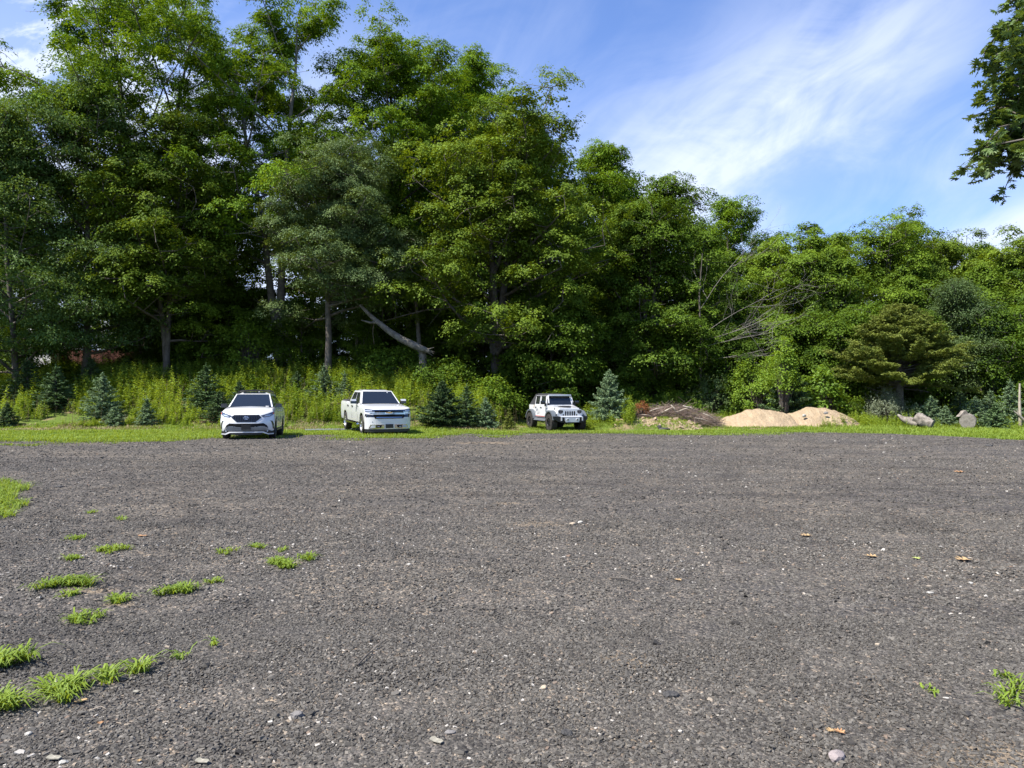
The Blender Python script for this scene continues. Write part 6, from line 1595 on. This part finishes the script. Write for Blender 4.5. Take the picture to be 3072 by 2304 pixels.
# ---------------------------------------------------------------- leaning broken trunk and its stub
D = 42.6; rs = np.random.RandomState(12)
pts = [(1080, 915, .9), (1120, 955, .6), (1165, 992, .3), (1205, 1018, .1), (1250, 1040, 0), (1288, 1054, -.1)]
P = np.array([(at(px, D + d), D + d, zat(py, D + d)) for px, py, d in pts]); c = P[-1].copy()
a_ = Acc(); s = np.linspace(0, 5, 16); Pi = np.stack([np.interp(s, np.arange(6), P[:, k]) for k in range(3)], -1) - c
V, F = tube(Pi, np.interp(s, np.arange(6), [.08, .14, .18, .21, .22, .13]), 12); Cc = np.repeat(Pi, 12, 0)
V = Cc + (V - Cc) * (1 + .25 * (fnoise(np.tile(np.arange(12), 16), np.repeat(np.arange(16), 12) * .5, 1, 5, 3) - .5))[:, None]; a_.add(V, F)
for k in range(7): a_.tube([Pi[-2] + rs.randn(3) * .05, Pi[-1] + np.array([.12 + .2 * rs.rand(), 0, .10 * rs.randn() - .05])], [.07, .01], 5)
a_.tube([Pi[4], Pi[4] + np.array([-.5, -.1, -.02]), Pi[4] + np.array([-1.0, -.2, .12])], [.10, .07, .03], 6)
lt = empty('leaning_trunk', tuple(c)); tag(lt, 'broken tree trunk leaning diagonally, propped on its stump behind the pickup', 'fallen tree')
link_mesh('trunk', a_.mesh('trunk', True), M['old_trunk'], lt)
a_ = Acc(); a_.tube(bend(rs, Pi[3], (.2, 0, -1), 1.6, 5, 0, .2), np.linspace(.025, .01, 6), 4); link_mesh('hanging_branch', a_.mesh('hanging_branch'), M['brush_wood'], lt)
x = at(1268, D + .3); z = tz(x, D + .3); a_ = Acc(); zt = zat(1052, D)
a_.tube([(0, 0, -.2), (.03, 0, .4), (0, 0, zt - z)], [.30, .25, .22], 10)
for k in range(6): a_.tube([(.15 * math.cos(k), .15 * math.sin(k), zt - z - .1), (.17 * math.cos(k), .17 * math.sin(k), zt - z + .1 + .2 * rs.rand())], [.07, .01], 4)
o = link_mesh('stump', a_.mesh('stump', True), M['old_trunk'], loc=(x, D + .3, z)); tag(o, 'splintered stump under the lower end of the leaning trunk', 'stump')
# slim pale trunks at the wood's edge
for i_, (px, D, ytop, r0, ln, lb, bk) in enumerate(((1262, 47, 860, .15, -.4, 'slim grey tree stem crossing behind the leaning trunk', 'grey_bark'), (1335, 50, 870, .13, .1, 'thin pale stem in the dark wood between pickup and off roader', 'grey_bark'), (1070, 49, 960, .10, 0, 'short pale snag in the shade above the pickup cab', 'dead_wood'),
        (1590, 51, 860, .2, .6, 'dark stem leaning right in the wood behind the off roader', 'bark'), (1712, 52, 860, .17, -1.2, 'dark forked stem in the wood just right of the off roader', 'bark'), (1420, 54, 860, .22, .1, 'stout dark stem in the wood above the dark conical spruce', 'bark'), (1530, 56, 850, .24, 0, 'upright dark stem deep in the wood left of the off roader', 'bark'))):
    x = at(px, D); z = tz(x, D); a_ = Acc(); H = zat(ytop, D) - z
    a_.tube([(0, 0, -.2), (ln * .2, 0, H * .35), (ln * .6, 0, H * .7), (ln, 0, H)], [r0 * 1.2, r0, r0 * .85, r0 * .7], 8)
    a_.tube(bend(rs, (ln * .6, 0, H * .7), (rs.randn(), -.3, .5), 1.4, 4, .1, .2), np.linspace(r0 * .35, .015, 5), 5)
    o = link_mesh('tree_stem', a_.mesh('tree_stem', True), M[bk], loc=(x, D, z)); tag(o, lb, 'tree trunk')

# ---------------------------------------------------------------- dead bare boughs
rs = np.random.RandomState(23); D = 46.5; x = at(2098, D); z = tz(x, D); a_ = Acc(); bw = Acc()
H = zat(760, D) - z
a_.tube([(0, 0, -.2), (.1, 0, H * .4), (0, 0, H * .75), (.2, 0, H)], [.10, .08, .05, .02], 8)
def fork_(p, d, L, r, n):
    pl = bend(rs, p, d, L, 5, .10, .10); bw.tube(pl, np.linspace(r, r * .5, 6), 4)
    if n == 0: return
    for k in range(4 if n > 1 else 3):
        i = rs.randint(1, 6); dd = unit(pl[i] - pl[i - 1]); nd = unit(dd + rs.randn(3) * np.array([.45, .4, .45])); fork_(pl[i], nd, L * (.45 + .25 * rs.rand()), r * .55, n - 1)
for (hz, dx_, dz_, L) in ((.42, 1, .42, 4.6), (.50, 1, .60, 4.4), (.36, 1, .05, 4.6), (.66, .7, .9, 3.6), (.47, 1, .25, 4.4)):
    fork_(np.array([.05, 0, H * hz]), (dx_, -.35, dz_), L * (.85 + .3 * rs.rand()), .022, 3)
o = empty('dead_tree', (x, D, z)); tag(o, 'dead tree of bare tangled grey boughs reaching right between the maples', 'dead tree')
mat('grey_twig', (0.13, 0.115, 0.10), 0.9, noise=(3.0, (0.24, 0.215, 0.185)))
link_mesh('trunk', a_.mesh('trunk', True), M['bark'], o); link_mesh('boughs', bw.mesh('boughs'), M['grey_twig'], o)

# ---------------------------------------------------------------- oak overhanging at the right
oakL = [(0, -.5), (.05, -.30), (.28, -.28), (.42, -.16), (.20, -.12), (.10, -.06), (.34, .02), (.50, .18), (.24, .12), (.09, .14), (.22, .26), (.30, .40), (.10, .34), (0, .56)]
oakO = np.array(oakL + [(-a, b) for a, b in reversed(oakL[1:-1])]); nO = len(oakO)
def oak_leaves(rs, P, N, Dv, L):
    Dv = unit(Dv - N * (Dv * N).sum(-1, keepdims=True)); S_ = np.cross(N, Dv); n = len(P)
    V = P[:, None] + (Dv[:, None] * oakO[None, :, 1:2] + S_[:, None] * oakO[None, :, 0:1] * .95) * L[:, None, None] - N[:, None] * (oakO[None, :, 0:1] ** 2 * .5 + np.maximum(oakO[None, :, 1:2], 0) ** 2 * .3) * L[:, None, None]
    Cn = P
    VV = np.concatenate([V, Cn[:, None]], 1).reshape(-1, 3)
    i = np.arange(nO); f = np.stack([i, (i + 1) % nO, np.full(nO, nO)], -1)
    F = (f[None] + (np.arange(n) * (nO + 1))[:, None, None]).reshape(-1, 3)
    return VV, F
rs = np.random.RandomState(41)
ok = empty('oak_tree', (10.6, 10.6, tz(10.6, 10.6))); tag(ok, 'oak whose dark lobed leaves hang into the upper right corner', 'oak')
a_ = Acc(); a_.tube([(0, 0, -.3), (.05, 0, 2), (-.05, 0, 5), (.1, 0, 9), (0, 0, 12)], [.42, .34, .30, .2, .08], 12)
LPo, LNo, LDo, LLo = [], [], [], []
def bough(p0, d, L, nb, dens=1.0):
    s7 = np.linspace(0, 1, 7)[:, None]; pl = p0 + np.array(d) / np.linalg.norm(d) * L * s7 + np.array([0, 0, .45]) * np.sin(s7 * PI) + rs.randn(7, 3) * .05
    a_.tube(pl, np.linspace(.09, .010, 7), 6)
    for k in range(nb):
        s_ = (.42 if dens == 1 else .2) + (.58 if dens == 1 else .8) * (k + rs.rand()) / nb; q = s_ * 6; i = min(int(q), 5); c = pl[i] + (pl[i + 1] - pl[i]) * (q - i)
        d2 = unit(unit(pl[i + 1] - pl[i]) * .35 + np.array([rs.randn() * .5, rs.randn() * .6, rs.randn() * .3 - .25])); tl = bend(rs, c, d2, .25 + .38 * rs.rand(), 4, -.35, .12)
        a_.tube(tl, np.linspace(.014, .004, 5), 4)
        m_ = int(26 * dens); u = rs.rand(m_) ** .7 * 4; j = np.minimum(u.astype(int), 3); P = tl[j] + (tl[j + 1] - tl[j]) * (u - j)[:, None]
        out = unit(rs.randn(m_, 3) * np.array([1, 1, .5]) + unit(d2) * .6 + np.array([0, 0, -.35])); LPo.append(P + out * .10); LDo.append(out)
        LNo.append(unit(np.array([0, 0, 1.0]) + rs.randn(m_, 3) * .5)); LLo.append(.10 + .06 * rs.rand(m_))
o0 = np.array(ok.location)
def rel(px, py, D): return np.array([at(px, D), D, zat(py, D)]) - o0
def bough_to(hz, px, py, D, nb, dens=1.0):
    p0 = np.array([0, 0, hz]); e = rel(px + (75 if py < 140 else 30), py, D); bough(p0, e - p0, np.linalg.norm(e - p0), nb, dens)
for (hz, px, py, D, nb) in ((7.2, 2900, 85, 9.3, 30), (6.9, 2955, 165, 9.2, 28), (6.4, 2965, 260, 9.4, 30), (6.0, 2950, 330, 9.3, 30), (5.6, 2970, 400, 9.2, 30), (5.4, 2945, 450, 9.5, 30), (5.2, 3000, 470, 9.4, 28), (7.0, 3020, 110, 9.8, 26), (8.4, 3010, -40, 9.4, 20), (6.2, 3020, 250, 9.0, 28), (6.7, 3030, 180, 9.6, 28), (5.8, 3040, 360, 9.8, 28), (6.1, 2990, 300, 9.9, 28), (5.5, 3020, 430, 9.0, 28)):
    bough_to(hz, px, py, D, nb)
for k in range(14):
    az = -1.6 + 3.6 * rs.rand(); bough(np.array([0, 0, 5 + 6.5 * rs.rand()]), (math.cos(az), math.sin(az), .25), 3.2 + rs.rand(), 14, .7)
V, F = oak_leaves(rs, np.concatenate(LPo), np.concatenate(LNo), np.concatenate(LDo), np.concatenate(LLo))
link_mesh('trunk', a_.mesh('trunk', True), M['bark'], ok)
link_mesh('crown', mesh_np('crown', V, F, np.repeat(np.clip(.5 + rs.randn(len(V) // (nO + 1)) * .22, 0, 1), nO + 1)), M['oak_leaf'], ok)

# ---------------------------------------------------------------- ladder lying in the grass between suv and pickup
mat('aluminium', (0.42, 0.43, 0.44), 0.4, metal=0.5)
D = 34.0
lx, lz = at(918, D), zat(1277, D)
ld = empty('ladder', (lx, D, tz(lx, D) + .02), R(14)); tag(ld, 'aluminium ladder lying flat in the grass between the suv and the pickup', 'ladder')
for y in (0, .42): B().box((1.3, y, .04), (2.7, .028, .06)).build('side_rail', 'aluminium', ld, bevel=.004)
for k in range(8): B().tube([(.15 + k * .33, 0, .04), (.15 + k * .33, .42, .04)], .02).build('rung', 'aluminium', ld)
# ---------------------------------------------------------------- dead leaves, bark flakes and sticks on the gravel
mat('tan_leaf', (0.30, 0.19, 0.08), 0.8, noise=(30, (0.40, 0.27, 0.13)))
mat('brown_leaf', (0.30, 0.15, 0.06), 0.8, noise=(30, (0.40, 0.22, 0.10)))
mat('yellow_green_leaf', (0.36, 0.40, 0.10), 0.8)
mat('bark_flake', (0.34, 0.31, 0.24), 0.9, noise=(40, (0.20, 0.185, 0.14)))
def ground_leaf(label, px, py, wpx, m, rz, kind='oak', cat='dead leaf', name='dead_leaf', curl=.5):
    D = CAM_H * F_PX / (py - HY); x = at(px, D); L = .8 * wpx / F_PX * D
    out = oakO if kind == 'oak' else np.array([(-.18, -.5), (.1, -.48), (.22, -.2), (.15, .1), (.24, .38), (.05, .5), (-.2, .42), (-.26, .05)])
    b = bmesh.new(); vs = [b.verts.new((p[0] * L, p[1] * L, abs(p[0]) * L * curl * .6 + p[1] ** 2 * L * curl * .5)) for p in out]; c = b.verts.new((0, 0, 0))
    for i in range(len(out)): b.faces.new((vs[i], vs[(i + 1) % len(out)], c))
    g = bmesh.ops.extrude_face_region(b, geom=b.faces[:])
    for v in g['geom']:
        if isinstance(v, bmesh.types.BMVert): v.co.z += .0015 if kind == 'oak' else .004
    bmesh.ops.recalc_face_normals(b, faces=b.faces[:])
    me = bpy.data.meshes.new(name); b.to_mesh(me); b.free()
    o = link_mesh(name, me, M[m], loc=(x, D, tz(x, D) + .022), rz=rz); tag(o, label, cat)
for a_ in (('tan oak leaf leftmost of those lying on the right half of the lot', 2420, 1614, 44, 'tan_leaf', 1.5), ('pale yellow oak leaf lying flat, right of the leftmost tan one', 2615, 1672, 46, 'tan_leaf', 1.0),
           ('curled yellow green leaf between two dry oak leaves on the right', 2750, 1682, 30, 'yellow_green_leaf', .3), ('large orange brown oak leaf nearest the right edge', 2892, 1688, 62, 'tan_leaf', 1.6),
           ('far brown oak leaf on the right, well above the others', 2880, 1424, 42, 'brown_leaf', 1.4), ('small tan leaf on the gravel near the middle of the lot', 2035, 1742, 30, 'tan_leaf', .8),
           ('brown curled leaf at the bottom right beside a lighter one', 2520, 2200, 44, 'brown_leaf', .6), ('lighter curled leaf left of the brown one at bottom right', 2492, 2196, 36, 'tan_leaf', 2.2),
           ('bright orange scrap of leaf at the bottom left centre', 418, 2290, 20, 'tan_leaf', .5), ('rust coloured leaf shred in the lower left', 302, 2178, 24, 'brown_leaf', .2)):
    ground_leaf(*a_)
for a_ in (('large torn bark flake, pale and mottled, at the bottom centre', 1310, 2226, 62, 'bark_flake', .9), ('white torn flake at the bottom left corner', 162, 2284, 58, 'bark_flake', 1.4), ('pale wood flake cut by the bottom edge left of centre', 607, 2288, 58, 'bark_flake', 1.3),
           ('narrow dry brown strip below the big spreading tuft', 243, 2114, 44, 'tan_leaf', 2.2), ('thin brown flake in the upper left of the gravel', 428, 1608, 34, 'brown_leaf', 1.5), ('pale chip right of the dry brown strip', 408, 2085, 24, 'bark_flake', 1.2)):
    ground_leaf(*a_, 'flake', 'bark flake', 'bark_flake', .25)
def stick(label, pa, ya, pb, yb, r0, m='bark'):
    Da, Db = CAM_H * F_PX / (ya - HY), CAM_H * F_PX / (yb - HY); p = np.array([at(pa, Da), Da, tz(at(pa, Da), Da) + .025]); q = np.array([at(pb, Db), Db, tz(at(pb, Db), Db) + .03])
    a_ = Acc(); mid = (p + q) / 2 + np.array([.01, .01, .012]); a_.tube(np.array([p, mid, q]) - p, [r0, r0 * .9, r0 * .6], 6)
    o = link_mesh('stick', a_.mesh('stick', True), M[m], loc=tuple(p)); tag(o, label, 'stick')
stick('dark stick lying diagonally in the lower centre of the gravel', 1072, 2004, 1115, 1962, .006)
stick('fine pale twig continuing beyond the diagonal stick', 1112, 1960, 1140, 1938, .003, 'dead_wood')
stick('dark curved twig in the right centre of the gravel', 1830, 1734, 1905, 1748, .007)
stick('thin straw coloured twig in the lower left, below the tufts', 268, 2143, 318, 2140, .003, 'dead_wood')
